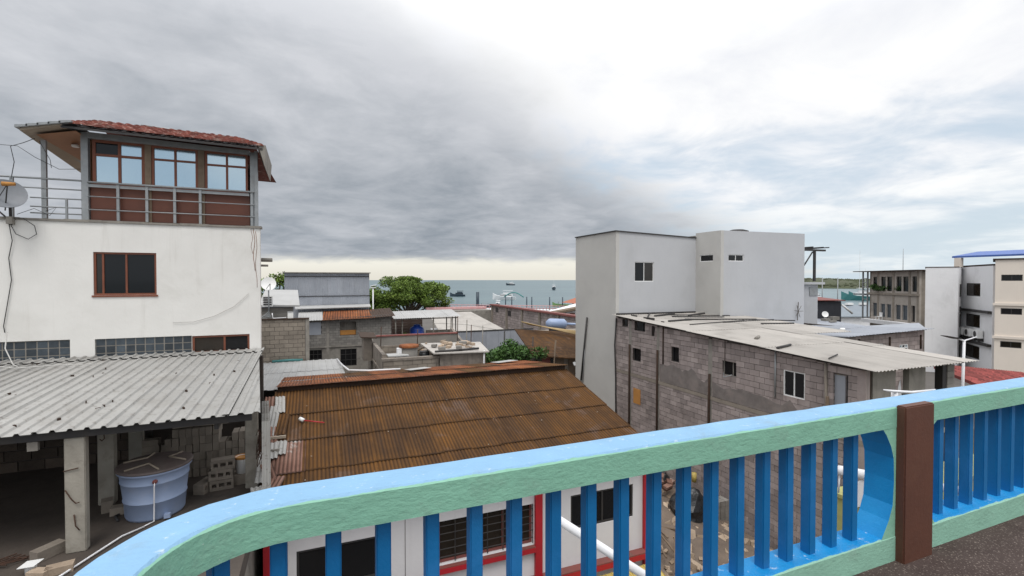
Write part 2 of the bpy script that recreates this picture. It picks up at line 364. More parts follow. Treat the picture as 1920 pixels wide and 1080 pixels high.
def mesh(name, vs, fs, material, smooth=False, mats=None, fmat=None):
    me = bpy.data.meshes.new(name)
    me.from_pydata([tuple(v) for v in vs], [], fs)
    for m in (mats or [material]): me.materials.append(m)
    if fmat:
        for p, i in zip(me.polygons, fmat): p.material_index = i
    if smooth:
        for p in me.polygons: p.use_smooth = True
    me.update()
    return me

def mobj(name, vs, fs, material, parent=None, smooth=False, xf=None, mats=None, fmat=None, **kw):
    """mesh object from world-space vertices, its origin moved to its own centre"""
    vs = [Vector(v) for v in vs]
    if xf is not None: vs = [xf @ v for v in vs]
    lo = Vector([min(v[i] for v in vs) for i in range(3)]); hi = Vector([max(v[i] for v in vs) for i in range(3)])
    c = (lo + hi) / 2; c.z = lo.z
    return add(name, mesh(name, [v - c for v in vs], fs, material, smooth, mats, fmat), T(*c), parent, **kw)

UNIT = {}
def unit_box(material, bevel=0.0):
    key = (material.name, bevel)
    if key in UNIT: return UNIT[key]
    bm = bmesh.new()
    bmesh.ops.create_cube(bm, size=1.0)
    me = bpy.data.meshes.new('box_' + material.name)
    bm.to_mesh(me); bm.free()
    me.materials.append(material)
    UNIT[key] = me
    return me

def box(name, lo, hi, material, parent=None, xf=None, **kw):
    """axis-aligned box between two corners (in the frame xf), sharing one cube mesh per material"""
    c = [(a + b) / 2 for a, b in zip(lo, hi)]; s = [max(1e-4, abs(b - a)) for a, b in zip(lo, hi)]
    M = T(*c) @ S3(*s)
    if xf is not None: M = xf @ M
    return add(name, unit_box(material), M, parent, **kw)

BOXF = [(0, 3, 2, 1), (4, 5, 6, 7), (0, 1, 5, 4), (1, 2, 6, 5), (2, 3, 7, 6), (3, 0, 4, 7)]
class MB:
    """collects shapes into one mesh"""
    def __init__(s): s.v = []; s.f = []; s.m = []
    def raw(s, vs, fs, mi=0):
        o = len(s.v); s.v += [Vector(v) for v in vs]
        s.f += [tuple(i + o for i in f) for f in fs]; s.m += [mi] * len(fs)
        return s
    def box(s, lo, hi, M=None, mi=0):
        x0, y0, z0 = lo; x1, y1, z1 = hi
        vs = [Vector(p) for p in ((x0, y0, z0), (x1, y0, z0), (x1, y1, z0), (x0, y1, z0), (x0, y0, z1), (x1, y0, z1), (x1, y1, z1), (x0, y1, z1))]
        if M is not None: vs = [M @ v for v in vs]
        return s.raw(vs, BOXF, mi)
    def tube(s, pts, r, n=8, caps=True, mi=0):
        pts = [Vector(p) for p in pts]; rings = []
        rr = r if isinstance(r, (list, tuple)) else [r] * len(pts)
        prev = None
        for i, p in enumerate(pts):
            d = (pts[min(i + 1, len(pts) - 1)] - pts[max(i - 1, 0)]).normalized()
            a = prev if prev is not None else (Vector((0, 0, 1)) if abs(d.z) < 0.9 else Vector((1, 0, 0)))
            u = d.cross(a).normalized() if prev is None else (prev - d * prev.dot(d)).normalized()
            if prev is None: u = u
            prev = u; v = d.cross(u)
            rings.append([p + (u * math.cos(2 * math.pi * k / n) + v * math.sin(2 * math.pi * k / n)) * rr[i] for k in range(n)])
        vs = [q for ring in rings for q in ring]; fs = []
        for i in range(len(pts) - 1):
            for k in range(n):
                a, b = i * n + k, i * n + (k + 1) % n
                fs.append((a, b, b + n, a + n))
        if caps:
            fs.append(tuple(range(n))[::-1]); fs.append(tuple((len(pts) - 1) * n + k for k in range(n)))
        return s.raw(vs, fs, mi)
    def lathe(s, c, prof, n=24, mi=0):
        vs = []; fs = []
        for r, z in prof:
            for k in range(n):
                a = 2 * math.pi * k / n
                vs.append((c[0] + r * math.cos(a), c[1] + r * math.sin(a), c[2] + z))
        for i in range(len(prof) - 1):
            for k in range(n):
                a, b = i * n + k, i * n + (k + 1) % n
                fs.append((a, b, b + n, a + n))
        fs.append(tuple(range(n))[::-1]); fs.append(tuple((len(prof) - 1) * n + k for k in range(n)))
        return s.raw(vs, fs, mi)
    def prism(s, poly, z0, z1, mi=0):
        """poly: list of (x, y); z1 may be a function of (x, y)"""
        n = len(poly)
        top = z1 if callable(z1) else (lambda x, y: z1)
        bot = z0 if callable(z0) else (lambda x, y: z0)
        vs = [(x, y, bot(x, y)) for x, y in poly] + [(x, y, top(x, y)) for x, y in poly]
        fs = [tuple(range(n))[::-1], tuple(range(n, 2 * n))] + [(i, (i + 1) % n, n + (i + 1) % n, n + i) for i in range(n)]
        return s.raw(vs, fs, mi)
    def obj(s, name, material, parent=None, smooth=False, xf=None, mats=None, **kw):
        return mobj(name, s.v, s.f, material, parent, smooth, xf, mats, s.m if mats else None, **kw)

def tube(name, pts, r, material, parent=None, n=8, **kw):
    return MB().tube(pts, r, n).obj(name, material, parent, smooth=True, **kw)

def shade_auto(o):
    for p in o.data.polygons: p.use_smooth = False

# walls: local frame with x along the wall, y into the building, z up -----------------------------------------
def frame_xf(p0, p1):
    """frame whose x axis runs from p0 to p1 (xy) and whose -y side faces the viewer when p0 is the viewer's left"""
    a = math.atan2(p1[1] - p0[1], p1[0] - p0[0])
    return T(p0[0], p0[1], 0) @ RZ(a), math.hypot(p1[0] - p0[0], p1[1] - p0[1])

def wall_mb(L, z0, z1, th, openings=(), mb=None, xf=None, y0=0.0):
    """wall with real rectangular openings (u0, u1, za, zb); z1 a number or a function of u"""
    mb = mb or MB()
    us = sorted(set([0.0, L] + [u for o in openings for u in o[:2]]))
    top = z1 if callable(z1) else (lambda u: z1)
    for a, b in zip(us, us[1:]):
        if b - a < 1e-5: continue
        mid = (a + b) / 2
        spans = [(z0, None)]
        cuts = sorted((o[2], o[3]) for o in openings if o[0] <= mid <= o[1])
        z = z0
        for za, zb in cuts:
            if za > z + 1e-5: mb.box((a, y0, z), (b, y0 + th, za), xf)
            z = max(z, zb)
        ta, tb = top(a), top(b)
        if min(ta, tb) > z + 1e-5:
            vs = [(a, y0, z), (b, y0, z), (b, y0 + th, z), (a, y0 + th, z), (a, y0, ta), (b, y0, tb), (b, y0 + th, tb), (a, y0 + th, ta)]
            vs = [Vector(v) for v in vs]
            if xf is not None: vs = [xf @ v for v in vs]
            mb.raw(vs, BOXF)
    return mb

def window(parent, xf, u0, u1, z0, z1, fmat, gmat, mull=(), trans=(), fw=0.05, depth=0.06, recess=0.06, name='window', bars=None):
    """frame ring + mullions, one pane per field; sits inside an opening, recessed from the wall face"""
    y0, y1 = recess, recess + depth
    mb = MB()
    mb.box((u0, y0, z0), (u0 + fw, y1, z1)); mb.box((u1 - fw, y0, z0), (u1, y1, z1))
    mb.box((u0 + fw, y0, z0), (u1 - fw, y1, z0 + fw)); mb.box((u0 + fw, y0, z1 - fw), (u1 - fw, y1, z1))
    for u in mull: mb.box((u - fw * 0.45, y0 + 0.002, z0 + fw), (u + fw * 0.45, y1 - 0.002, z1 - fw))
    for z in trans: mb.box((u0 + fw, y0 + 0.004, z - fw * 0.45), (u1 - fw, y1 - 0.004, z + fw * 0.45))
    f = mb.obj(name, fmat, parent, xf=xf)
    uu = [u0 + fw] + sorted(mull) + [u1 - fw]; zz = [z0 + fw] + sorted(trans) + [z1 - fw]
    g = gmat if isinstance(gmat, (list, tuple)) else [gmat]
    i = 0
    for za, zb in zip(zz, zz[1:]):
        for a, b in zip(uu, uu[1:]):
            box('pane', (a + 0.001, y0 + depth * 0.45, za + 0.001), (b - 0.001, y0 + depth * 0.65, zb - 0.001), g[i % len(g)], f, xf); i += 1
    return f

CAMDIR = Vector((math.sin(math.radians(22.239)), math.cos(math.radians(22.239)), 0))
def block_wall(parent, xf, L, z0, z1, material, openings=(), bw=0.39, bh=0.19, gap=0.012, proud=0.012, thick=0.05, limit=300, prefer=None, name='block', seed=1, skip=None, grow=1.0):
    """individual concrete blocks laid in running bond in front of a recessed mortar bed; the largest in view are objects, the rest one mass"""
    rnd = random.Random(seed)
    top = z1 if callable(z1) else (lambda u: z1)
    P = []
    row = 0; z = z0
    while True:
        u = -(row % 2) * (bw + gap) / 2
        any_ = False
        while u < L:
            a, b = max(u, 0) + gap / 2, min(u + bw + gap, L) - gap / 2
            zz0, zz1 = z + gap / 2, z + bh + gap / 2
            u += bw + gap
            t = min(top(a), top(b))
            if zz0 >= max(top(a), top(b)) - 0.04: continue
            any_ = True
            zz1 = min(zz1, t - 0.005)
            if zz1 - zz0 < 0.03 or b - a < 0.03: continue
            pieces = [(a, b, zz0, zz1)]
            for o in openings:
                out = []
                for (pa, pb, pz0, pz1) in pieces:
                    if pb <= o[0] or pa >= o[1] or pz1 <= o[2] or pz0 >= o[3]: out.append((pa, pb, pz0, pz1)); continue
                    if o[0] - pa > 0.04: out.append((pa, o[0], pz0, pz1))
                    if pb - o[1] > 0.04: out.append((o[1], pb, pz0, pz1))
                    if o[2] - pz0 > 0.04: out.append((max(pa, o[0]), min(pb, o[1]), pz0, o[2]))
                    if pz1 - o[3] > 0.04: out.append((max(pa, o[0]), min(pb, o[1]), o[3], pz1))
                pieces = out
            P += pieces
        z += bh + gap; row += 1
        if not any_ or row > 200: break
    def key(p):
        c = xf @ Vector(((p[0] + p[1]) / 2, 0, (p[2] + p[3]) / 2))
        d = (c - EYE).length
        pen = 0 if prefer is None or prefer((p[0] + p[1]) / 2, (p[2] + p[3]) / 2) else 1000
        return d + pen
    P.sort(key=key)
    rest = MB()
    for i, (a, b, za, zb) in enumerate(P):
        j = rnd.uniform(-0.005, 0.006)
        lo, hi = (a, -proud + j, za), (b, thick, zb)
        if i < limit:
            M = xf @ T((a + b) / 2, (lo[1] + hi[1]) / 2, (za + zb) / 2) @ RY(rnd.uniform(-0.006, 0.006)) @ S3(b - a, hi[1] - lo[1], zb - za)
            add(name, unit_box(material), M, parent)
        else:
            rest.box(lo, hi, xf)
    if rest.v:
        o = rest.obj(name + '_courses', material, parent); o['kind'] = 'stuff'
    return len(P)

SHEETS = {}
def sheet_mesh(w_, l_, pitch, amp, material, prof='sine', th=0.0, sub=6, nl=1):
    """one roofing sheet: waves across x, length along y, lying in z=0"""
    key = (round(w_, 3), round(l_, 3), pitch, amp, material.name, prof)
    if key in SHEETS: return SHEETS[key]
    xs = []
    if prof == 'sine':
        n = max(2, int(round(w_ / pitch * sub)))
        xs = [(w_ * i / n, amp * math.sin(2 * math.pi * (w_ * i / n) / pitch)) for i in range(n + 1)]
    elif prof == 'trap':
        x = 0.0
        while x < w_ - 1e-6:
            for fx, z in ((0.0, 0.0), (0.60, 0.0), (0.70, amp), (0.90, amp), (0.998, 0.0)):
                if x + fx * pitch <= w_: xs.append((x + fx * pitch, z))
            x += pitch
        xs.append((w_, 0.0))
    elif prof == 'rib':
        x = 0.0
        while x < w_ - 1e-6:
            for fx, z in ((0.0, 0.0), (0.42, 0.0), (0.46, amp), (0.54, amp), (0.58, 0.0), (0.998, 0.0)):
                if x + fx * pitch <= w_: xs.append((x + fx * pitch, z))
            x += pitch
        xs.append((w_, 0.0))
    vs = []; fs = []
    for j in range(nl + 1):
        for x, z in xs: vs.append((x - w_ / 2, l_ * j / nl - l_ / 2, z))
    n = len(xs)
    for j in range(nl):
        for i in range(n - 1): fs.append((j * n + i, j * n + i + 1, (j + 1) * n + i + 1, (j + 1) * n + i))
    # thin underside so the sheet has an edge
    o = len(vs)
    vs += [(x, y, z - 0.004) for x, y, z in vs[:]]
    fs += [tuple(reversed([i + o for i in f])) for f in fs[:]]
    e = nl * n
    b0 = len(vs)                                    # end strips on their own vertices so that they do not bend the shading
    for row in (0, e):
        for i in range(n): vs += [vs[row + i], vs[o + row + i]]
    for i in range(n - 1):
        a = b0 + 2 * i; fs.append((a, a + 1, a + 3, a + 2))
        a = b0 + 2 * n + 2 * i; fs.append((a + 2, a + 3, a + 1, a))
    me = mesh('roof_sheet', vs, fs, material, smooth=(prof == 'sine'))
    SHEETS[key] = me
    return me

def roof_sheets(parent, corner, u_dir, v_dir, U, V, material, sw=0.8, sl=1.8, pitch=0.076, amp=0.010, prof='sine', lap=0.12, seed=2, name='roof_sheet', jit=0.012, mats=None, sub=6, skip=None):
    """covers the parallelogram corner + u*U + v*V (v runs up the slope) with overlapping sheets, each an object"""
    rnd = random.Random(seed)
    u = Vector(u_dir).normalized(); v = Vector(v_dir).normalized(); nrm = u.cross(v).normalized()
    cols = max(1, int(math.ceil(U / sw - 0.05))); rows = max(1, int(math.ceil(V / sl - 0.05)))
    cw = U / cols; rl = V / rows
    for r in range(rows):
        for c in range(cols):
            if skip and skip(c, r, cols, rows): continue
            m = material if not mats else (mats(c, r, cols, rows, rnd) or material)
            me = sheet_mesh(cw + pitch * 0.9, rl + lap, pitch, amp, m, prof, sub=sub)
            p = Vector(corner) + u * (cw * (c + 0.5)) + v * (rl * (r + 0.5) - lap * 0.35)
            p += nrm * (0.005 * (c % 2) + rnd.uniform(0, 0.004)) + v * rnd.uniform(-jit, jit)
            R = Matrix((u, v, nrm)).transposed().to_4x4()
            tilt = RX(-(0.020 if pitch < 0.1 else 0.014) / max(rl, 0.5) if rows > 1 else 0.0) @ RZ(rnd.uniform(-1, 1) * jit * 0.3)
            add(name, me, T(*p) @ R @ tilt, parent)

def leaf_mass(name, blobs, count, size, material, parent, seed=3, flat=0.5, droop=0.3):
    """foliage: leaf-sized two-triangle blades spread through a set of ellipsoid clumps (centre, radii)"""
    rnd = random.Random(seed)
    vs = []; fs = []
    tot = sum(b[1][0] * b[1][1] * b[1][2] for b in blobs) ** 1.0
    wts = [(b[1][0] * b[1][1] * b[1][2]) ** 0.7 for b in blobs]; sw = sum(wts)
    for b, wt_ in zip(blobs, wts):
        n = int(count * wt_ / sw)
        for _ in range(n):
            while True:
                d = Vector((rnd.gauss(0, 1), rnd.gauss(0, 1), rnd.gauss(0, 1)))
                if d.length > 0.1: break
            d.normalize()
            rr = rnd.random() ** 0.42
            c = Vector((b[0][0] + d.x * b[1][0] * rr, b[0][1] + d.y * b[1][1] * rr, b[0][2] + d.z * b[1][2] * rr))
            s = size * rnd.uniform(0.6, 1.35)
            nz = Vector((rnd.gauss(0, 1), rnd.gauss(0, 1), rnd.gauss(0, 1) + flat)).normalized()
            a = nz.orthogonal().normalized(); a = Matrix.Rotation(rnd.uniform(0, 6.28), 3, nz) @ a
            bb = nz.cross(a)
            o = len(vs)
            vs += [c - a * s, c + bb * s * 0.5 - nz * s * 0.15, c + a * s, c - bb * s * 0.5 - nz * s * 0.15]
            fs += [(o, o + 1, o + 2, o + 3)]
    return mobj(name, vs, fs, material, parent)

# ================================================================== THE SETTING
def water_mat():
    m = bpy.data.materials.new('sea_water'); m.use_nodes = True
    t = NT(m.node_tree); bs = m.node_tree.nodes['Principled BSDF']
    P = t.n('ShaderNodeNewGeometry').outputs['Position']
    x, y, z = t.xyz(P)
    q = t.comb(t.math('MULTIPLY', x, 0.35), y, 0.0)
    n = t.noise(q, 0.012, 5, 0.6)
    c = t.mix(t.lin(n, 0.35, 0.65), (0.085, 0.135, 0.155), (0.115, 0.175, 0.19))
    t.put(bs.inputs['Base Color'], c)
    bs.inputs['Roughness'].default_value = 0.34
    bs.inputs['Specular IOR Level'].default_value = 0.32
    bn = t.n('ShaderNodeBump'); bn.inputs['Distance'].default_value = 0.35; bn.inputs['Strength'].default_value = 0.8
    t.put(bn.inputs['Height'], t.math('ADD', t.noise(P, 0.35, 5, 0.65), t.math('MULTIPLY', t.noise(q, 0.07, 4), 0.8)))
    t.put(bs.inputs['Normal'], bn.outputs[0])
    return m
SEA = water_mat()
mobj('sea', [(-30000, -3000, -1), (30000, -3000, -1), (30000, 40000, -1), (-30000, 40000, -1)], [(0, 1, 2, 3)], SEA, kind='structure')

# town ground: one sheet that ends in an uneven shore with a sloping edge
rnd = random.Random(5)
shore = [(-260, 215), (-120, 205), (-60, 196), (-30, 182), (-8, 166), (12, 150), (28, 138), (42, 124), (55, 112), (72, 102), (92, 95), (112, 90), (135, 87), (165, 84), (220, 70), (320, 30), (400, -60)]
gv = [(-260, -120, 0), (400, -120, 0)]
vs = []; fs = []
for i, (x, y) in enumerate(shore): vs += [(x, -120.0, 0.0), (x, y, 0.0), (x + 1.5, y + 5, -1.6)]
for i in range(len(shore) - 1):
    a = i * 3
    fs += [(a, a + 3, a + 4, a + 1), (a + 1, a + 4, a + 5, a + 2)]
mobj('ground', vs, fs, ASPHALT, kind='structure')

# earth yard between the houses: uneven surface a little above the town ground
n = 22
vs = []; fs = []
rnd = random.Random(11)
for j in range(n + 1):
    for i in range(n + 1):
        x, y = 7.4 + 6.35 * i / n, 5.0 + 19.0 * j / n
        e = min(i, n - i, j, n - j)
        h = 0.03 + (0.22 * (math.sin(x * 1.7) * math.cos(y * 1.1) + 1) * 0.5 + rnd.uniform(0, 0.12)) * (1 if e > 0 else 0.15)
        h += 0.75 * math.exp(-((x - 11.2) ** 2 / 2.2 + (y - 15.0) ** 2 / 6.0)) if e > 0 else 0
        vs.append((x, y, h))
for j in range(n):
    for i in range(n):
        a = j * (n + 1) + i
        fs.append((a, a + 1, a + n + 2, a + n + 1))
mobj('yard_earth', vs, fs, DIRT, kind='structure', smooth=True)

# far headland with a scrubby uneven skyline
vs = []; fs = []
rnd = random.Random(21)
NN = 90
for i in range(NN + 1):
    f = i / NN
    ang = math.radians(46 + 44 * f)                     # azimuth from +Y
    d = 690 - 140 * f
    bx, by = math.sin(ang) * d, math.cos(ang) * d
    hh = 10.5 * min(1, f * 2.0 + 0.55) + 2.2 * math.sin(f * 17) + 1.1 * math.sin(f * 61 + 1) + rnd.uniform(-0.7, 0.7)
    hh = max(hh, 3) + 8.0 * 0
    fx, fy = math.sin(ang), math.cos(ang)
    for k, (off, hz) in enumerate(((0, -1.2), (2, 0.6), (14, hh * 0.45), (34, hh * 0.8 + 0.6), (70, hh + 1.2), (150, hh + 0.5), (260, -1.2))):
        vs.append((bx + fx * off, by + fy * off, hz + (rnd.uniform(-0.5, 0.5) if 1 < k < 6 else 0)))
for i in range(NN):
    for k in range(6):
        a = i * 7 + k
        fs.append((a, a + 7, a + 8, a + 1))
mobj('headland', vs, fs, HILL, kind='structure', smooth=True)
rnd = random.Random(22)
vs = []; fs = []
for i in range(5200):
    f = rnd.random(); ang = math.radians(46 + 44 * f); d = 690 - 140 * f + rnd.uniform(4, 90)
    hh = 10.5 * min(1, f * 2.0 + 0.55) + 2.2 * math.sin(f * 17)
    off = d - (690 - 140 * f)
    z = hh * min(1.0, 0.15 + off / 60.0) + rnd.uniform(-0.3, 0.9)
    c = Vector((math.sin(ang) * d, math.cos(ang) * d, z)); s = rnd.uniform(0.8, 2.1)
    o = len(vs)
    for q in range(5):
        a = q * 1.2566 + rnd.uniform(-0.4, 0.4)
        vs.append(c + Vector((math.cos(a) * s * rnd.uniform(0.7, 1.2), math.sin(a) * s * rnd.uniform(0.7, 1.2), rnd.uniform(-0.6, 0.2))))
    vs.append(c + Vector((0, 0, s * rnd.uniform(0.5, 1.0))))
    fs += [(o + q, o + (q + 1) % 5, o + 5) for q in range(5)]
mobj('headland_scrub', vs, fs, HILL, kind='stuff', label='low dry scrub covering the far headland', cat='scrub')

# ================================================================== THE TERRACE WE STAND ON
FZ = 7.15
mobj('terrace_floor', *(lambda m: (m.v, m.f))(MB().box((-0.57, -7, FZ - 0.22), (14.0, 1.80, FZ))), FLOOR, kind='structure')
mobj('terrace_building_wall', *(lambda m: (m.v, m.f))(MB().box((-0.50, -7, 0), (13.6, 1.70, FZ - 0.225))), HOUSEWHITE, kind='structure')

bal = thing('balustrade', 'painted concrete balustrade with blue bars, green rail and brown post', 'balustrade', (1.5, 1.82, FZ))
def path_pts():
    pts = [(-0.505, -3.0), (-0.505, -1.0), (-0.505, 0.4), (-0.505, 1.30)]
    for i in range(1, 13):
        a = math.pi - i * (math.pi / 2) / 12
        pts.append((-0.085 + 0.42 * math.cos(a), 1.40 + 0.42 * math.sin(a)))
    return pts
def sweep(path, half, z0, z1, bev=0.012, sag=0.0):
    """rectangular section with softened edges swept along a plan path"""
    prof = [(-half, z0), (-half, z1 - bev), (-half + bev, z1), (half - bev, z1), (half, z1 - bev), (half, z0)]
    vs = []; fs = []; rnd = random.Random(3)
    P = [Vector((x, y, 0)) for x, y in path]
    for i, p in enumerate(P):
        d = (P[min(i + 1, len(P) - 1)] - P[max(0, i - 1)]).normalized()
        nn = Vector((-d.y, d.x, 0))
        w0 = rnd.uniform(-0.0015, 0.0015); w1 = rnd.uniform(-0.0015, 0.0015)
        for q, (o, z) in enumerate(prof):
            vs.append(p + nn * (o + w0 * (1 if o > 0 else -1)) + Vector((0, 0, z + (w1 if z > z0 + 0.02 else 0))))
    m = len(prof)
    for i in range(len(P) - 1):
        for k in range(m):
            a, b = i * m + k, i * m + (k + 1) % m
            fs.append((a, a + m, b + m, b))
    fs.append(tuple(range(m))); fs.append(tuple((len(P) - 1) * m + k for k in range(m))[::-1])
    return vs, fs
pp = path_pts() + [(0.02 + 0.16 * i, 1.82) for i in range(0, 56)]
pp = [p for i, p in enumerate(pp)]
v_, f_ = sweep(pp, 0.084, 7.936, 8.062)
mobj('rail', v_, f_, RAIL, bal)
v_, f_ = sweep(pp, 0.085, FZ - 0.02, 7.30, 0.01)
mobj('kerb', v_, f_, KERB, bal)
# brown post, slightly proud of the rail, softened edges
def bevel_box(lo, hi, b):
    bm = bmesh.new(); bmesh.ops.create_cube(bm, size=1.0)
    for v in bm.verts:
        for i in range(3): v.co[i] = lo[i] + (v.co[i] + 0.5) * (hi[i] - lo[i])
    bmesh.ops.bevel(bm, geom=bm.edges[:], offset=b, segments=2, affect='EDGES')
    vs = [v.co.copy() for v in bm.verts]; bm.verts.index_update()
    fs = [tuple(v.index for v in f.verts) for f in bm.faces]; bm.free()
    return vs, fs
v_, f_ = bevel_box((3.145, 1.690, FZ - 0.01), (3.425, 1.745, 8.066), 0.007)
mobj('post', v_, f_, POSTBROWN, bal)
# end pieces beside the post: green on the face, blue inside the opening
def jamb(prof, xpost):
    n = len(prof); y0, y1 = 1.7385, 1.9015
    poly = prof + [(xpost, prof[-1][1]), (xpost, prof[0][1])]
    m = len(poly)
    vs = [(x, y0, z) for x, z in poly] + [(x, y1, z) for x, z in poly]
    fs = [tuple(range(m)), tuple(range(m, 2 * m))[::-1]]; fm = [0, 0]
    for i in range(m):
        j = (i + 1) % m
        fs.append((i, i + m, j + m, j)); fm.append(1 if i < n - 1 else 0)
    return mobj('end_piece', vs, fs, GREEN, bal, mats=[GREEN, JAMBBLUE], fmat=fm)
jamb([(3.02, 7.94), (3.055, 7.90), (3.098, 7.83), (3.124, 7.755), (3.13, 7.62), (3.12, 7.48), (3.085, 7.395), (3.02, 7.295)], 3.18)
jamb([(3.56, 7.94), (3.52, 7.915), (3.48, 7.86), (3.455, 7.78), (3.45, 7.6), (3.455, 7.45), (3.48, 7.37), (3.54, 7.295)], 3.40)
# balusters
def baluster():
    v, f = bevel_box((-0.0265, -0.028, 0), (0.0265, 0.028, 1.0), 0.005)
    return mesh('baluster', v, f, BARBLUE)
BME = baluster()
rnd = random.Random(9)
xs = [-0.122 + 0.1755 * i for i in range(18)] + [3.70 + 0.1725 * i for i in range(26)]
for x in xs:
    if 3.0 < x < 3.6: continue
    add('baluster', BME, T(x + rnd.uniform(-0.004, 0.004), 1.815, 7.285) @ RY(rnd.uniform(-0.004, 0.004)) @ S3(1, 1, 0.66), bal)
for a in (155, 120):
    r = math.radians(a)
    add('baluster', BME, T(-0.085 + 0.42 * math.cos(r), 1.40 + 0.42 * math.sin(r), 7.285) @ RZ(r - math.pi / 2) @ S3(1, 1, 0.66), bal)
for y in (1.2, 1.02, 0.84, 0.66, 0.48, 0.3, 0.12):
    add('baluster', BME, T(-0.505, y, 7.285) @ RZ(math.pi / 2) @ S3(1, 1, 0.66), bal)

# ================================================================== LEFT: WHITE HOUSE WITH PENTHOUSE
WY = 14.5
WX0, WX1 = -10.0, -1.38
house = thing('white_house', 'white rendered house with glazed penthouse under a clay tile roof', 'house', (-5.5, WY, 0))
xfw = T(WX0, WY, 0)
def U(x): return x - WX0
ops = [(U(-4.95), U(-3.69), 8.43, 9.475), (U(-9.0), U(-5.41), 6.90, 7.385), (U(-4.94), U(-2.955), 6.90, 7.372), (U(-2.95), U(-1.645), 6.90, 7.36)]
wall_mb(WX1 - WX0, 0.0, 10.18, 0.22, ops).obj('front_wall', WHITEWALL, house, xf=xfw)
mbx = MB()
mbx.prism([(WX1 - 0.22, WY + 0.22), (WX1, WY + 0.22), (-2.3, 23.0), (-2.5, 23.0)], 0, 10.18)
mbx.box((WX0, WY + 0.22, 0), (WX0 + 0.2, 23, 10.18)); mbx.box((WX0 + 0.2, 22.8, 0), (-2.5, 23, 10.18))
mbx.obj('side_wall', WHITEWALL, house)
MB().prism([(WX0 + 0.2, WY + 0.22), (WX1 - 0.22, WY + 0.22), (-2.55, 22.8), (WX0 + 0.2, 22.8)], 9.9, 10.10).obj('roof_deck', CONCRETE, house)
# grey weathered coping, slightly broken edge
mb = MB(); rnd = random.Random(4)
x = WX0
while x < WX1 + 0.03:
    x2 = min(x + rnd.uniform(0.4, 0.9), WX1 + 0.04)
    mb.box((x, WY - 0.03 - rnd.uniform(0, 0.012), 10.182), (x2, WY + 0.26, 10.235 + rnd.uniform(-0.008, 0.008)))
    x = x2 + 0.001
mb.obj('coping', CONCRETE, house)
# windows
window(house, xfw, U(-4.95), U(-3.69), 8.43, 9.475, REDWOOD, [GLASSBROWN, GLASSDARK, GLASSDARK], mull=(U(-4.77), U(-4.31)), fw=0.045, recess=0.03)
window(house, xfw, U(-2.95), U(-1.645), 6.90, 7.36, REDWOOD, [GLASSBROWN, GLASSDARK], mull=(U(-2.23),), fw=0.05, recess=0.03)
def sill(a, b, z, m=None):
    box('sill', (a, WY - 0.025, z - 0.045), (b, WY + 0.1, z - 0.001), m or REDWOOD, house)
sill(-4.98, -3.66, 8.43)
# glass block strips: each block its own piece with joints
def glass_blocks(x0, x1):
    nx = int(round((x1 - x0) / 0.205)); dxx = (x1 - x0) / nx
    for r in range(3):
        for c in range(nx):
            z0 = 6.84 + r * 0.178
            box('glass_block', (x0 + c * dxx + 0.013, WY + 0.028, z0 + 0.012), (x0 + (c + 1) * dxx - 0.013, WY + 0.11, min(z0 + 0.168, 7.362)), GLASSBLOCK, house)
    box('grout', (x0, WY + 0.034, 6.80), (x1, WY + 0.10, 7.37), CONCRETE, house)
glass_blocks(-7.45, -5.415); glass_blocks(-4.935, -2.96)
# penthouse
PZ = 10.24
def pbox(nm, lo, hi, m, par=house): return box(nm, lo, hi, m, par)
for a, b in ((-5.02, -3.87), (-3.86, -2.75), (-2.74, -1.62)):      # panels below the windows, three boards each
    for q in range(3):
        pbox('panel_board', (a + 0.004, WY + 0.10, PZ + 0.012 + 0.283 * q), (b - 0.004, WY + 0.13 + 0.004 * (q % 2), PZ + 0.012 + 0.283 * (q + 1) - 0.006), PANELWOOD)
xfp = T(WX0, WY + 0.08, 0)
window(house, xfp, U(-4.965), U(-3.925), 11.10, 12.19, REDWOOD, [GLASSSKY, GLASSSKY, GLASSDARK, GLASSSKY], mull=(U(-4.435),), trans=(11.83,), fw=0.065, recess=0.0)
window(house, xfp, U(-3.785), U(-2.795), 11.10, 12.17, REDWOOD, GLASSSKY, mull=(U(-3.285),), trans=(11.83,), fw=0.055, recess=0.0)
window(house, xfp, U(-2.645), U(-1.66), 11.10, 12.15, REDWOOD, GLASSSKY, mull=(U(-2.145),), trans=(11.80,), fw=0.055, recess=0.0)
for x0, x1 in ((-3.92, -3.79), (-2.79, -2.65)):
    pbox('mullion_post', (x0, WY + 0.06, PZ), (x1, WY + 0.17, 12.2), WOOD)
pbox('corner_post', (-5.165, WY + 0.02, PZ), (-5.03, WY + 0.16, 12.33), STEELPAINT)
pbox('corner_post', (-1.60, WY + 0.02, PZ), (-1.50, WY + 0.14, 12.20), STEELPAINT)
pbox('corner_post', (-1.495, WY - 0.01, PZ), (-1.42, WY + 0.12, 12.24), STEELPAINT)
MB().raw([(-5.03, WY - 0.02, 12.195), (-1.605, WY - 0.02, 12.13), (-1.605, WY + 0.16, 12.13), (-5.03, WY + 0.16, 12.195), (-5.03, WY - 0.02, 12.335), (-1.605, WY - 0.02, 12.235), (-1.605, WY + 0.16, 12.235), (-5.03, WY + 0.16, 12.335)], BOXF).obj('eave_beam', STEELPAINT, house)
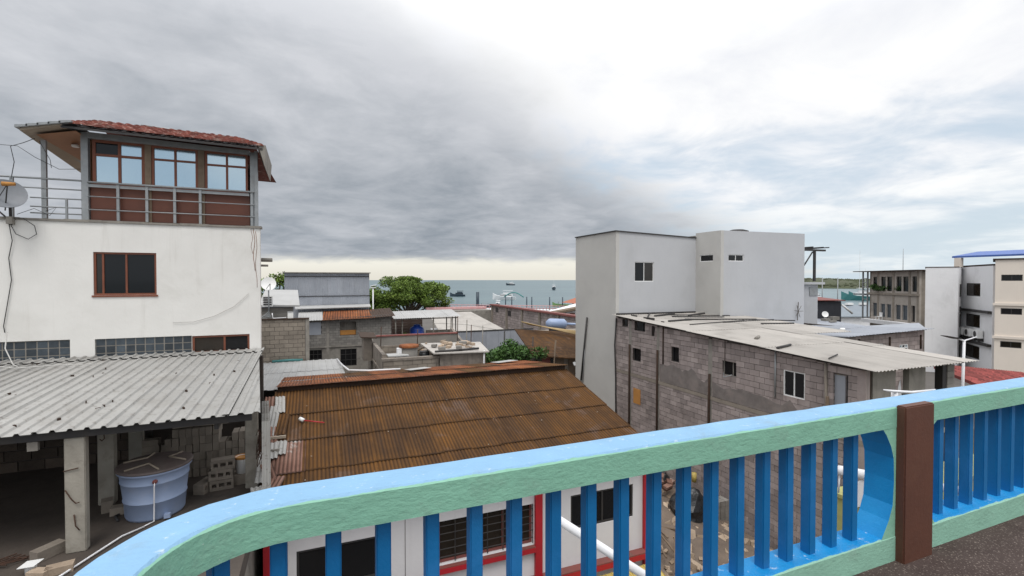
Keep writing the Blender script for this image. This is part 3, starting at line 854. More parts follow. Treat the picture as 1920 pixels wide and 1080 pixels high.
# back of the penthouse: side walls and rear so that it is a room
MB().box((-5.10, WY + 0.2, PZ), (-5.03, WY + 4.0, 12.25)).obj('penthouse_side', SOFFITWOOD, house)
MB().prism([(-1.58, WY + 0.2), (-1.52, WY + 0.2), (-1.98, WY + 4.0), (-2.04, WY + 4.0)], PZ, 12.15).box((-5.03, WY + 3.9, PZ), (-2.05, WY + 4.0, 12.2)).obj('penthouse_rear', PANELWOOD, house)
MB().box((-5.0, WY + 1.2, PZ + 0.02), (-1.6, WY + 1.24, 12.1)).obj('curtain', SOFFIT, house)
pbox('corner_post', (-5.90, WY + 0.02, PZ), (-5.81, WY + 0.10, 12.06), STEELPAINT)
# railings: pipes
for z in (11.14, 10.80, 10.485):
    tube('rail_pipe', [(-5.03, WY - 0.03, z), (-1.50, WY - 0.03, z)], 0.024 if z > 11 else 0.014, STEELPAINT, house)
for x in (-4.445, -3.866, -3.287, -2.734, -1.565):
    pbox('rail_post', (x - 0.028, WY - 0.025, PZ), (x + 0.028, WY + 0.03, 11.12), STEELPAINT)
pbox('rail_fascia', (-5.03, WY - 0.005, 11.03), (-1.62, WY + 0.03, 11.10), STEELPAINT)
for z, x0 in ((11.165, -10), (10.94, -10), (10.715, -6.1), (10.51, -6.1), (10.36, -6.1)):
    tube('rail_pipe', [(x0, WY + 0.02, z), (-5.16, WY + 0.02, z)], 0.022 if z > 11 else 0.016, STEELPAINT, house)
for x, z1 in ((-6.42, 11.17), (-7.9, 11.17), (-9.4, 11.17)):
    pbox('rail_post', (x - 0.03, WY - 0.005, PZ), (x + 0.03, WY + 0.05, z1), STEELPAINT)
pbox('rail_post', (-5.46, WY, PZ), (-5.42, WY + 0.04, 10.715), STEELPAINT)

# tile roof: hipped front slope, porch to the left, soffit boards
# slope plane: eave at y=13.95 falling to the right; ridge at about y=16
def roofz(x, y): return 12.300 - 0.024 * (x + 5.16) + (y - 13.98) * 0.31
rnd = random.Random(8)
tv = []; tf_ = []
for j, (yy, lift, rad) in enumerate(((0.0, 0.06, 0.088), (0.37, 0.012 + 0.37 * 0.31, 0.075))):
    for k_ in range(7):
        a_ = math.pi * k_ / 6
        tv.append((rad * math.cos(a_), yy, lift + 0.065 * math.sin(a_)))
for k_ in range(6): tf_.append((k_, k_ + 7, k_ + 8, k_ + 1))
tf_.append(tuple(range(7)))
TME = mesh('roof_tile', tv, tf_, TILE)
for r in range(7):
    y0 = 13.95 + r * 0.31
    xl, xr = -5.30, -1.22 - 0.13 * r
    nx = int((xr - xl) / 0.19)
    for c in range(nx):
        xc = xl + (c + 0.5) * (xr - xl) / nx + rnd.uniform(-0.01, 0.01)
        add('roof_tile', TME, T(xc, y0 + rnd.uniform(-0.015, 0.015), roofz(xc, y0) + rnd.uniform(0, 0.014)) @ RZ(rnd.uniform(-0.03, 0.03)), house)
MB().raw([(-5.32, 13.97, roofz(-5.32, 13.97) - 0.05), (-1.25, 13.97, roofz(-1.25, 13.97) - 0.05), (-1.7, 16.1, roofz(-1.7, 16.1) - 0.05), (-5.32, 16.1, roofz(-5.32, 16.1) - 0.05),
          (-5.32, 13.97, roofz(-5.32, 13.97)), (-1.25, 13.97, roofz(-1.25, 13.97)), (-1.7, 16.1, roofz(-1.7, 16.1)), (-5.32, 16.1, roofz(-5.32, 16.1))], BOXF).obj('roof_deck_boards', DARKSTEEL, house)
MB().raw([(-5.32, 16.1, roofz(-5.3, 16.1)), (-1.7, 16.1, roofz(-1.7, 16.1)), (-1.25, 18.7, 12.2), (-5.32, 18.7, 12.3)], [(0, 1, 2, 3)]).obj('rear_slope', TILE, house)
# hanging eave on the right: grey sheet turned down
MB().raw([(-1.40, 13.98, 12.27), (-1.18, 13.98, 12.29), (-1.22, 16.4, 12.30), (-1.44, 16.4, 12.28), (-1.34, 13.98, 12.24), (-1.20, 13.98, 11.72), (-1.26, 16.4, 11.80), (-1.42, 16.4, 12.2)],
         [(0, 1, 2, 3), (1, 5, 6, 2), (0, 4, 5, 1), (3, 2, 6, 7), (4, 7, 6, 5), (0, 3, 7, 4)]).obj('eave_flashing', CONCRETE, house)
# porch roof on the left: rises from the left corner towards the tiles
pr = [(-6.02, 13.95, 12.10), (-5.30, 13.95, 12.30), (-5.30, 18.2, 12.36), (-6.45, 18.2, 11.98)]
MB().raw(pr + [(x, y, z + 0.05) for x, y, z in pr], [(0, 3, 2, 1), (4, 5, 6, 7), (0, 1, 5, 4), (1, 2, 6, 5), (2, 3, 7, 6), (3, 0, 4, 7)]).obj('porch_soffit', SOFFIT, house)
MB().raw([(-5.86, 14.22, 12.10), (-5.14, 14.22, 12.27), (-5.14, 17.6, 12.30), (-5.98, 17.6, 12.08)], [(3, 2, 1, 0)]).obj('porch_ceiling', SOFFITWOOD, house)
for q in range(5):
    a, b = -6.08 + q * 0.19, -6.08 + (q + 1) * 0.19 + 0.03
    za, zb = 12.145 + 0.046 * q, 12.145 + 0.046 * (q + 1)
    MB().raw([(a, 13.88, za), (b, 13.88, zb), (b, 18.2, zb), (a, 18.2, za - 0.08), (a, 13.88, za + 0.06), (b, 13.88, zb + 0.045), (b, 18.2, zb + 0.06), (a, 18.2, za)], BOXF).obj('porch_tile_edge', STEELPAINT, house)
MB().lathe((-5.5, 15.2, 12.10), [(0.07, 0), (0.085, 0.02), (0.085, 0.05)], 14).obj('ceiling_lamp', WHITEPAINT, house)
# solar tube / antenna bar on the ridge
tube('solar_tube_bar', [(-4.35, 15.9, 12.99), (-3.15, 15.9, 12.935)], 0.028, STEELPAINT, house)
for x in (-4.2, -3.25): tube('bar_stand', [(x, 15.9, 12.82), (x, 15.9, 12.96)], 0.012, DARKSTEEL, house)
tube('drain_stub', [(-1.40, WY + 0.5, 9.36), (-1.12, WY + 0.5, 9.36)], 0.055, CONCRETE, house)
tube('drain_stub', [(-1.40, WY + 0.42, 9.20), (-1.22, WY + 0.42, 9.20)], 0.03, CONCRETE, house)
# rust runs below the coping at the right corner
for (x, z0, z1, r) in ((-1.52, 9.05, 10.17, 0.006), (-1.47, 8.6, 10.1, 0.005), (-1.57, 9.5, 10.15, 0.004)):
    pts = [(x + 0.02 * math.sin(q * 1.3 + x * 9), WY - 0.003, z1 + (z0 - z1) * q / 7) for q in range(8)]
    tube('rust_run', pts, r, RUSTORANGE, house, n=5)

# satellite dish on the house's wall, near the left edge
dish = thing('satellite_dish', 'grey satellite dish with orange feed on the white house wall', 'satellite dish', (-6.48, 14.42, 10.10))
def dish_mesh(root, c, aim, rad, mat_, tilt_aspect=1.0):
    z = Vector(aim).normalized(); u = z.orthogonal().normalized(); v = z.cross(u)
    vs = []; fs = []; n = 28
    for i in range(7):
        r = rad * i / 6
        for k_ in range(n):
            a = 2 * math.pi * k_ / n
            vs.append(Vector(c) + u * r * math.cos(a) + v * r * math.sin(a) + z * (0.22 * rad * (r / rad) ** 2))
    for i in range(6):
        for k_ in range(n):
            a, b = i * n + k_, i * n + (k_ + 1) % n
            fs.append((a, b, b + n, a + n))
    o = len(vs); m = len(vs)
    vs += [p - z * 0.012 for p in vs[:]]
    fs += [tuple(reversed([q + m for q in f])) for f in fs[:]]
    return mobj('reflector', vs, fs, mat_, root, smooth=True)
dc = Vector((-6.36, 14.12, 10.68)); aim = Vector((0.42, -0.80, 0.42)).normalized()
dish_mesh(dish, dc, aim, 0.36, DISHGREY)
feed = dc + aim * 0.42 + Vector((0.02, 0, 0.02))
MB().tube([feed - Vector((0.09, 0, 0)), feed + Vector((0.12, 0.02, 0.01))], [0.05, 0.035], 10).obj('feed_head', OCHRE, dish, smooth=True)
tube('feed_arm', [dc - Vector((0, 0, 0.34)), feed], 0.012, DARKSTEEL, dish)
tube('feed_arm', [dc - Vector((0.2, 0, 0.25)), feed], 0.008, DARKSTEEL, dish)
tube('mast', [(-6.40, 14.42, 10.05), (-6.40, 14.40, 10.45), dc - aim * 0.03], 0.028, DARKSTEEL, dish)
MB().box((-6.47, 14.38, 10.07), (-6.36, 14.495, 10.24)).obj('wall_bracket', CONCRETE, dish)
tube('brace', [(-6.70, 14.45, 10.45), (-6.42, 14.40, 10.16)], 0.018, DARKSTEEL, dish)
# cables on the wall
tube('wall_cable', [(-6.45, 14.45, 10.1), (-6.40, 14.46, 9.7), (-6.47, 14.47, 9.3), (-6.43, 14.47, 8.8), (-6.50, 14.47, 8.3), (-6.58, 14.47, 7.75), (-6.56, 14.47, 7.6)], 0.009, CABLE, label='black cable hanging down the white wall below the satellite dish', cat='cable')
tube('looped_cable', [(-6.44, 14.43, 10.2), (-6.2, 14.44, 10.22), (-6.0, 14.45, 10.05), (-5.97, 14.46, 9.86), (-6.12, 14.46, 9.74), (-6.33, 14.45, 9.85), (-6.43, 14.44, 10.1)], 0.008, CABLE, label='loop of black cable on the white wall beside the satellite dish', cat='cable')
tube('thin_cable', [(-3.35, 14.47, 7.72), (-2.9, 14.47, 7.73), (-2.45, 14.47, 7.86), (-2.0, 14.47, 8.1), (-1.65, 14.47, 8.44)], 0.006, CABLEPALE, label='thin pale cable curving across the lower right of the white wall', cat='cable')
tube('roof_cable', [(-9, 14.5, 11.85), (-6.3, 14.5, 11.87), (-5.95, 14.4, 11.62), (-5.6, 14.6, 11.42), (-5.2, 14.9, 11.52)], 0.006, CABLE, label='slack cable hanging by the penthouse porch', cat='cable')
tube('roof_cable', [(-6.42, 14.5, 11.1), (-6.36, 14.5, 11.5), (-6.42, 14.5, 11.85), (-6.2, 14.5, 11.95), (-5.95, 14.4, 12.05)], 0.008, CABLE, label='black cable rising from the roof rail to the porch corner', cat='cable')
tube('roof_cable', [(-5.87, 14.4, 12.0), (-5.72, 14.5, 11.6), (-5.70, 14.5, 11.42)], 0.006, CABLE, label='short cable dangling beside the grey porch post', cat='cable')
tube('roof_cable', [(-5.80, 14.45, 10.4), (-5.6, 14.45, 10.5), (-5.72, 14.44, 10.3), (-6.0, 14.44, 10.45), (-6.3, 14.44, 10.3)], 0.006, CABLE, label='tangled cable along the foot of the roof railing', cat='cable')

# ================================================================== LEFT: LEAN-TO SHELTER AND WATER TANK
SZ = 4.74
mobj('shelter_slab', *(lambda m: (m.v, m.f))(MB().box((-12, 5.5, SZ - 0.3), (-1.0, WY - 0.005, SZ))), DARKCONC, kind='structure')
mobj('shelter_slab_edge', *(lambda m: (m.v, m.f))(MB().box((-11.9, 5.6, 0.0), (-1.05, WY - 0.01, SZ - 0.305))), CONCRETE, kind='structure')
lean = thing('lean_to', 'lean-to with light ribbed metal roof on concrete columns below the white wall', 'shelter', (-4, 11.5, SZ))
sl = (6.915 - 6.60) / (WY - 8.93)
roof_sheets(lean, (-9.4, 8.88, 6.597), (1, 0, 0), (0, 1, sl), 8.0, WY - 8.90, LIGHTMETAL, sw=0.80, sl=5.8, pitch=0.20, amp=0.032, prof='trap', lap=0.0, seed=5, jit=0.006)
# last sheet, cut along the skewed boundary
vs = []; fs = []
for (xa, z) in ((-1.42, 0.03), (-1.36, 0.03), (-1.33, 0.0), (-1.20, 0.0), (-1.17, 0.032), (-1.12, 0.032), (-1.09, 0.0), (-0.98, 0.0), (-0.95, 0.03), (-0.90, 0.03), (-0.86, 0.0)):
    f = (-0.86 - xa) / 0.56
    yb = 8.88; yt = 8.88 + 5.6 * (f if xa > -1.36 else 1.0)
    vs += [(xa, yb, 6.605 + z), (xa, yt, 6.605 + z + (yt - yb) * sl)]
for i in range(10): fs.append((2 * i, 2 * i + 2, 2 * i + 3, 2 * i + 1))
mobj('roof_sheet', vs, fs, LIGHTMETAL, lean)
# upper flashing strip of short sheets under the wall
roof_sheets(lean, (-9.4, WY - 0.42, 6.925), (1, 0, 0), (0, 1, sl), 8.02, 0.40, LIGHTMETAL, sw=0.80, sl=0.5, pitch=0.20, amp=0.030, prof='trap', lap=0.0, seed=6, jit=0.004, name='flashing_sheet')
MB().box((-9.4, 8.98, 6.47), (-1.0, 9.06, 6.585)).obj('eave_beam', DARKSTEEL, lean)
for y in (10.6, 12.2, 13.8):
    MB().box((-9.4, y, 6.49 + (y - 8.9) * sl), (-1.46, y + 0.06, 6.575 + (y - 8.9) * sl)).obj('purlin', DARKSTEEL, lean)
for x in (-8.2, -5.6, -3.33, -1.52):
    MB().raw([(x - 0.03, 9.06, 6.36), (x + 0.03, 9.06, 6.36), (x + 0.03, WY, 6.36 + sl * 5.5), (x - 0.03, WY, 6.36 + sl * 5.5), (x - 0.03, 9.06, 6.48), (x + 0.03, 9.06, 6.48), (x + 0.03, WY, 6.48 + sl * 5.5), (x - 0.03, WY, 6.48 + sl * 5.5)], BOXF).obj('rafter', DARKSTEEL, lean)
def col(x, y, wx=0.25, top=6.47):
    v, f = bevel_box((x - wx / 2, y - 0.07, SZ), (x + wx / 2, y + 0.07, top), 0.012)
    return mobj('column', v, f, COLUMN, lean)
c1 = col(-3.33, 9.08); col(-3.52, 10.80); col(-3.6, 12.6); col(-1.18, 10.6, 0.22, 6.55); col(-6.6, 9.2); col(-6.6, 12.2)
for pts in ([(-3.46, 8.995, 5.98), (-3.28, 8.99, 6.01)], [(-3.44, 8.995, 5.70), (-3.36, 8.985, 5.55), (-3.31, 8.98, 5.49), (-3.27, 8.98, 5.50)], [(-3.34, 8.995, 5.32), (-3.32, 8.985, 5.15), (-3.27, 8.98, 5.08)]):
    tube('rebar_stub', pts, 0.008, REBAR, c1, n=6)
tube('wire_hook', [(-3.56, 10.66, 6.25), (-3.52, 10.65, 6.05), (-3.51, 10.65, 5.97), (-3.55, 10.65, 5.93), (-3.58, 10.65, 5.97)], 0.009, REBAR, lean)
box('hanging_block', (-3.86, 8.99, 6.33), (-3.74, 9.05, 6.46), CONCRETE, lean)
# specks, leaves, screw heads on the sheet roof
mb = MB(); rnd = random.Random(12)
for i in range(46):
    x, y = rnd.uniform(-7.5, -1.5), rnd.uniform(9.2, 14.3)
    z = 6.604 + (y - 8.9) * sl; s = rnd.uniform(0.012, 0.034)
    mb.box((-s, -s * 0.4, 0), (s, s * 0.4, 0.03 + rnd.uniform(0.004, 0.012)), T(x, y, z) @ RZ(rnd.uniform(0, 3)))
o = mb.obj('roof_debris', DARKRUST, kind='stuff', label='dry leaves and grit lying on the light metal roof', cat='debris')
tube('white_branch', [(-7.0, 13.2, 7.25), (-6.4, 13.3, 7.05), (-5.9, 13.35, 6.93), (-5.2, 13.5, 6.93), (-4.4, 13.3, 6.93)], [0.012, 0.012, 0.012, 0.01, 0.006], CABLEPALE, label='pale dead branch lying on the light metal roof', cat='branch')
tube('white_branch', [(-6.45, 14.3, 7.62), (-6.3, 13.9, 7.3), (-6.0, 13.5, 7.0), (-5.85, 13.4, 6.93)], [0.012, 0.012, 0.01, 0.008], CABLEPALE, label='thin forked white twig leaning on the glass blocks at far left', cat='branch')

# back wall of old stone/blocks inside the shelter (left) ------------------------------------------
old = thing('old_block_wall', 'dark old wall of rough blocks at the back of the shelter', 'wall', (-6, 13.3, SZ))
box('mortar_bed', (-12, 13.30, SZ), (-3.75, 13.48, 6.72), MORTAR, old)
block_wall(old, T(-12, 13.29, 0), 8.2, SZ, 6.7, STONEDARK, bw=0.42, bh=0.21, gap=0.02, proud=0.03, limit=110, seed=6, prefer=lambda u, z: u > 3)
MB().box((-3.7, 14.1, SZ), (-1.3, 14.3, 6.8)).box((-12.2, 8.9, SZ), (-12.0, 13.3, 6.7)).obj('rear_wall', DARKCONC, old)  # left end wall is out of view, added to darken the shelter inside

# pale blue water tank
tank = thing('water_tank', 'pale blue plastic water tank with brown lid under the lean-to', 'water tank', (-2.62, 10.1, SZ))
tc = (-2.62, 10.1, SZ + 0.004)
MB().lathe(tc, [(0.41, 0), (0.43, 0.04), (0.448, 0.30), (0.462, 0.308), (0.462, 0.32), (0.452, 0.33), (0.485, 0.62), (0.497, 0.63), (0.497, 0.643), (0.489, 0.652), (0.505, 0.76), (0.525, 0.785), (0.54, 0.80), (0.54, 0.83), (0.525, 0.84)], 40).obj('body', TANKLIGHT, tank, smooth=True)
lid = MB().lathe(tc, [(0.548, 0.83), (0.555, 0.845), (0.555, 0.865), (0.52, 0.873), (0.24, 0.905), (0.0, 0.915)], 40).obj('lid', TANKLID, tank, smooth=True)
for a0 in (0.3, 2.4, 4.5):
    pts = [(tc[0] + r * math.cos(a0 + da), tc[1] + r * math.sin(a0 + da), SZ + z) for r, da, z in ((0.49, -0.55, 0.892), (0.2, 0.0, 0.922), (0.49, 0.55, 0.892))]
    tube('lid_rib', pts, 0.016, SOFFIT, lid, n=6)
MB().tube([(-2.50, 9.66, SZ + 0.70), (-2.50, 9.58, SZ + 0.70)], 0.035, 10).obj('inlet_fitting', REDDULL, tank, smooth=True)
tube('overflow_pipe', [(-2.50, 9.59, SZ + 0.69), (-2.505, 9.58, SZ + 0.62), (-2.52, 9.62, SZ + 0.3), (-2.53, 9.65, SZ + 0.02), (-2.62, 9.5, SZ + 0.03)], 0.011, WHITEPIPE, tank)
MB().box((-2.40, 9.66, SZ + 0.03), (-2.31, 9.74, SZ + 0.10)).obj('outlet_box', TANKLIGHT, tank)
tube('slab_pipe', [(-3.28, 8.25, SZ + 0.03), (-3.24, 8.33, SZ + 0.03), (-2.85, 9.25, SZ + 0.03), (-2.62, 9.48, SZ + 0.03)], 0.014, WHITEPIPE, label='white water pipe running along the slab to the blue tank', cat='pipe')
tube('slab_hose', [(-3.1, 9.9, SZ + 0.02), (-3.2, 10.1, SZ + 0.02), (-3.05, 10.4, SZ + 0.02), (-3.1, 10.7, SZ + 0.25)], 0.02, CABLE, label='black hose on the floor between column and blue tank', cat='hose')

# stacked concrete blocks behind the tank: every block its own thing
rnd = random.Random(17)
BB = unit_box(BLOCKTAN)
def loose_block(c, s, rz, label, group, m=None, tilt=0.0):
    return add('concrete_block', unit_box(m or BLOCKTAN), T(*c) @ RZ(rz) @ RX(tilt) @ S3(*s), label=label, cat='block', group=group)
ORD = ['first', 'second', 'third', 'fourth', 'fifth', 'sixth', 'seventh', 'eighth', 'ninth', 'tenth', 'eleventh', 'twelfth', 'thirteenth', 'fourteenth', 'fifteenth']
for r in range(6):
    for c in range(13):
        x = -2.78 + c * 0.118
        if r == 5 and (c < 1 or c > 7): continue
        if r == 4 and 8 <= c <= 9: continue
        loose_block((x + rnd.uniform(-0.006, 0.006), 11.75 + rnd.uniform(-0.03, 0.03), SZ + 0.085 + r * 0.168), (0.109, 0.36, 0.162), rnd.uniform(-0.04, 0.04),
                    'upright concrete block behind the blue tank, %s row up, %s from left' % (ORD[r], ORD[c]), 'blocks stacked behind the water tank')
flats = [(-2.55, SZ + 1.08, 0.15), (-2.18, SZ + 1.08, -0.1), (-1.92, SZ + 1.08, 0.08), (-2.02, SZ + 1.19, 0.1), (-2.45, SZ + 1.19, -0.2), (-2.08, SZ + 1.30, 0.12)]
for i, (x, zz, rz) in enumerate(flats):
    loose_block((x, 11.72, zz), (0.36, 0.17, 0.105), rz, 'flat concrete block on top of the stack, %s piece counted from lower left' % ORD[i], 'blocks lying on top of the stack')
for q in range(7):
    for j in range(2):
        if q == 6 and j == 1: continue
        loose_block((-3.10 + 0.30 * j + rnd.uniform(-0.02, 0.02), 11.75, SZ + 0.06 + q * 0.118), (0.28, 0.18, 0.112), rnd.uniform(-0.12, 0.12),
                    'flat concrete block left behind the blue tank, %s layer, %s one' % (ORD[q], ('left', 'right')[j]), 'flat blocks left of the stack')
# hollow blocks near the bucket
def hollow_block(c, rz, label):
    root = thing('hollow_block', label, 'block', c, rz, 'hollow blocks beside the tank')
    X = WM[root.name]
    mb = MB()
    for z0, z1 in ((0, 0.06), (0.135, 0.19)): mb.box((-0.2, -0.1, z0), (0.2, 0.1, z1))
    for x0, x1 in ((-0.2, -0.16), (-0.085, -0.045), (0.045, 0.085), (0.16, 0.2)): mb.box((x0, -0.1, 0.06), (x1, 0.1, 0.135))
    mb.box((-0.16, 0.03, 0.06), (0.16, 0.05, 0.135))
    mb.obj('block_shell', BLOCKTAN, root, xf=X)
for i, (x, y, zz, rz, lab) in enumerate(((-1.72, 10.75, 0, 0.12, 'hollow concrete block at the bottom of the small pile by the white bucket'), (-1.73, 10.77, 0.195, 0.05, 'hollow concrete block in the middle of the small pile by the white bucket'), (-1.70, 10.76, 0.39, 0.18, 'hollow concrete block on top of the small pile by the white bucket'), (-2.0, 10.75, 0, 1.2, 'hollow concrete block standing left of the small pile'))):
    hollow_block((x, y, SZ + zz), rz, lab)
bk = thing('paint_bucket', 'white paint bucket with orange rim beside the block pile', 'bucket', (-1.38, 10.95, SZ))
MB().lathe((-1.38, 10.95, SZ + 0.2), [(0.12, 0), (0.14, 0.28), (0.145, 0.29), (0.145, 0.31), (0.13, 0.31), (0.12, 0.05)], 20).obj('pail', WHITEPAINT, bk, smooth=True)
MB().lathe((-1.38, 10.95, SZ + 0.2), [(0.147, 0.285), (0.15, 0.30), (0.147, 0.325), (0.135, 0.325), (0.135, 0.30)], 20).obj('rim', OCHRE, bk, smooth=True)
MB().box((-1.55, 10.8, SZ), (-1.2, 11.1, SZ + 0.196)).obj('support_block', BLOCKTAN, bk)
b2 = thing('foam_cup', 'white plastic tub lying on the slab at the lower left', 'tub', (-3.68, 8.62, SZ))
MB().lathe((-3.68, 8.62, SZ), [(0.06, 0), (0.065, 0.12), (0.065, 0.125), (0.05, 0.125)], 16).obj('tub', WHITEPAINT, b2, smooth=True)
MB().raw([(-3.80, 8.55, SZ + 0.115), (-3.60, 8.50, SZ + 0.135), (-3.56, 8.68, SZ + 0.14), (-3.76, 8.72, SZ + 0.125), (-3.80, 8.55, SZ + 0.121), (-3.60, 8.50, SZ + 0.141), (-3.56, 8.68, SZ + 0.146), (-3.76, 8.72, SZ + 0.131)], BOXF).obj('flap', WHITEPAINT, b2)
loose_block((-3.66, 9.05, SZ + 0.08), (0.36, 0.17, 0.15), 0.9, 'single concrete block lying at the foot of the front column', None)
loose_block((-3.13, 10.25, SZ + 0.07), (0.34, 0.17, 0.13), 0.1, 'single concrete block on the floor left of the blue tank', None)
loose_block((-3.42, 10.45, SZ + 0.1), (0.16, 0.2, 0.2), 0.3, 'small block piece beside the second column', None)
loose_block((-3.32, 8.5, SZ + 0.05), (0.3, 0.16, 0.1), 0.2, 'brownish brick at the lower edge of the slab', None, RUBBLE)
loose_block((-3.52, 8.45, SZ + 0.05), (0.24, 0.14, 0.1), -0.4, 'broken brick piece near the white tub', None, RUBBLE)
mb = MB(); rnd = random.Random(31)
for i in range(5):
    mb.tube([(-4.9 + 0.09 * i, 8.6 + 0.02 * i, SZ + 0.03 + 0.02 * i), (-4.1 + 0.07 * i, 9.25 - 0.05 * i, SZ + 0.03)], 0.009, 5)
for i in range(5):
    mb.tube([(-4.85 + 0.17 * i, 8.65 + 0.12 * i, SZ + 0.04), (-4.55 + 0.17 * i, 8.5 + 0.12 * i, SZ + 0.06)], 0.008, 5)
mb.obj('rebar_mesh', REBAR, label='rusty bent rebar mesh on the slab at lower left', cat='rebar')
mb = MB()
for i in range(26):
    a = rnd.uniform(0, 6.28); r = rnd.uniform(0.1, 0.26); c = Vector((-0.98, 10.35, 5.45 + rnd.uniform(-0.1, 0.3)))
    pts = [c + Vector((0.4 * r * math.cos(a + q * 0.7), r * math.sin(a + q * 0.7) * 0.6, r * math.sin(a * 2 + q * 0.9))) for q in range(6)]
    mb.tube(pts, 0.006, 4)
mb.obj('wire_tangle', REBAR, label='tangle of rusty wire beside the right column of the shelter', cat='wire')
# plank propping and corrugated fence strip between shelter and the rust roof
fence = thing('sheet_fence', 'narrow fence of pale corrugated sheets beside the shelter', 'fence', (-0.95, 10, SZ))
for i in range(4):
    me = sheet_mesh(0.13, 1.7, 0.044, 0.008, LIGHTMETAL)
    add('fence_sheet', me, T(-0.785 - 0.047 * i, 8.95 + 0.5 * i, SZ + 0.85) @ RZ(math.radians(-8 + 5 * i)) @ RX(math.radians(90)), fence)

# ================================================================== CENTRE: WHITE AND RED HOUSE UNDER A RUSTED ROOF
rh = thing('rust_roof_house', 'white house with red trim under a large rusted corrugated roof', 'house', (3.3, 9.6, 0))
HY = 9.6
HX0, HX1 = -0.88, 7.46
xfh = T(HX0, HY, 0)
def H(x): return x - HX0
hops = [(H(-0.36), H(1.14), 3.0, 3.80), (H(2.30), H(4.44), 2.93, 3.84), (H(5.38), H(7.10), 3.06, 3.85)]
wall_mb(HX1 - HX0, 0.0, 4.80, 0.18, hops).obj('front_wall', HOUSEWHITE, rh, xf=xfh)
MB().prism([(HX1 - 0.18, HY + 0.18), (HX1, HY + 0.18), (HX1, 13.65), (HX1 - 0.18, 13.65)], 0, lambda x, y: 4.80 + (y - 9.6) * 0.262).prism([(HX1 - 0.18, 13.65), (HX1, 13.65), (HX1, 17.5), (HX1 - 0.18, 17.5)], 0, 5.45).obj('side_wall', HOUSEWHITE, rh)
MB().prism([(HX0, HY + 0.18), (HX0 + 0.18, HY + 0.18), (HX0 + 0.18, 17.5), (HX0, 17.5)], 0, 4.75).box((HX0 + 0.18, 17.3, 0), (HX1 - 0.18, 17.5, 5.4)).obj('rear_wall', HOUSEWHITE, rh)
for (a, b) in ((-0.36, 1.14), (5.38, 7.10)):
    z0, z1 = (3.0, 3.80) if a < 0 else (3.06, 3.85)
    window(rh, xfh, H(a), H(b), z0, z1, DARKSTEEL, GLASSDARK, mull=(H((a + b) / 2),), fw=0.045, recess=0.02)
wm = window(rh, xfh, H(2.30), H(4.44), 2.93, 3.84, REDDULL, [GLASSBROWN], mull=(H(3.0), H(3.75)), fw=0.05, recess=0.10)
gr = MB()
for i in range(7): gr.tube([(2.30 + 2.14 * i / 6, HY + 0.03, 2.95), (2.30 + 2.14 * i / 6, HY + 0.03, 3.82)], 0.012, 6)
for z in (3.08, 3.24, 3.40, 3.56, 3.72): gr.tube([(2.31, HY + 0.03, z), (4.43, HY + 0.03, z)], 0.010, 6)
gr.obj('security_bars', DARKSTEEL, wm)
for x0, x1 in ((-0.90, -0.775), (4.46, 4.63), (7.38, 7.50)):
    box('red_pilaster', (x0, HY - 0.075, 0.4), (x1, HY - 0.002, 4.78), REDPAINT, rh)
MB().box((2.22, HY - 0.11, 2.80), (4.455, HY - 0.004, 2.90)).obj('red_sill', REDPAINT, rh)
MB().box((2.24, HY - 0.10, 2.903), (4.452, HY - 0.002, 2.925)).obj('sill_top', REDDULL, rh)
for x0, x1 in ((-0.77, 4.455), (4.635, 7.375)):
    MB().box((x0, HY - 0.22, 2.08), (x1, HY - 0.004, 2.205)).obj('red_ledge', REDPAINT, rh)
    MB().box((x0, HY - 0.215, 2.208), (x1, HY - 0.002, 2.235)).obj('ledge_top', REDDULL, rh)
tube('wall_joint', [(1.62, HY - 0.003, 2.3), (1.62, HY - 0.003, 4.7)], 0.006, MORTAR, rh, n=4)
# rusted roof: near slope of overlapping corrugated sheets
slope = 0.262
def rust_pick(c, r, cols, rows, rnd):
    if c == 0 and r == 1: return RUSTPATCH
    return None
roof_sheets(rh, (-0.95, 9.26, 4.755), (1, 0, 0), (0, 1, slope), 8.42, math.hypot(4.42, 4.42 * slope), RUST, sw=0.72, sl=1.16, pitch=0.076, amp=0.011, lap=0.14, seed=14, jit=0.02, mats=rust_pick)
# rafters and dark roof space below the sheets
for x in (0.2, 1.8, 3.4, 5.0, 6.6):
    MB().raw([(x, 9.3, 4.62), (x + 0.06, 9.3, 4.62), (x + 0.06, 13.6, 4.62 + 4.3 * slope), (x, 13.6, 4.62 + 4.3 * slope), (x, 9.3, 4.73), (x + 0.06, 9.3, 4.73), (x + 0.06, 13.6, 4.73 + 4.3 * slope), (x, 13.6, 4.73 + 4.3 * slope)], BOXF).obj('rafter', WOOD, rh)
# raised dark gap along the ridge and the flatter far slope
MB().box((-0.93, 13.70, 5.70), (7.46, 13.78, 6.025)).obj('ridge_board', DARKRUST, rh)
roof_sheets(rh, (-0.92, 13.66, 6.045), (1, 0, 0), (0, 1, -0.11), 8.42, 3.4, RUSTORANGE, sw=0.84, sl=1.7, pitch=0.076, amp=0.010, lap=0.12, seed=15, jit=0.02, name='far_roof_sheet', mats=lambda c, r, C, R, rnd: RUST if rnd.random() < 0.5 else None)
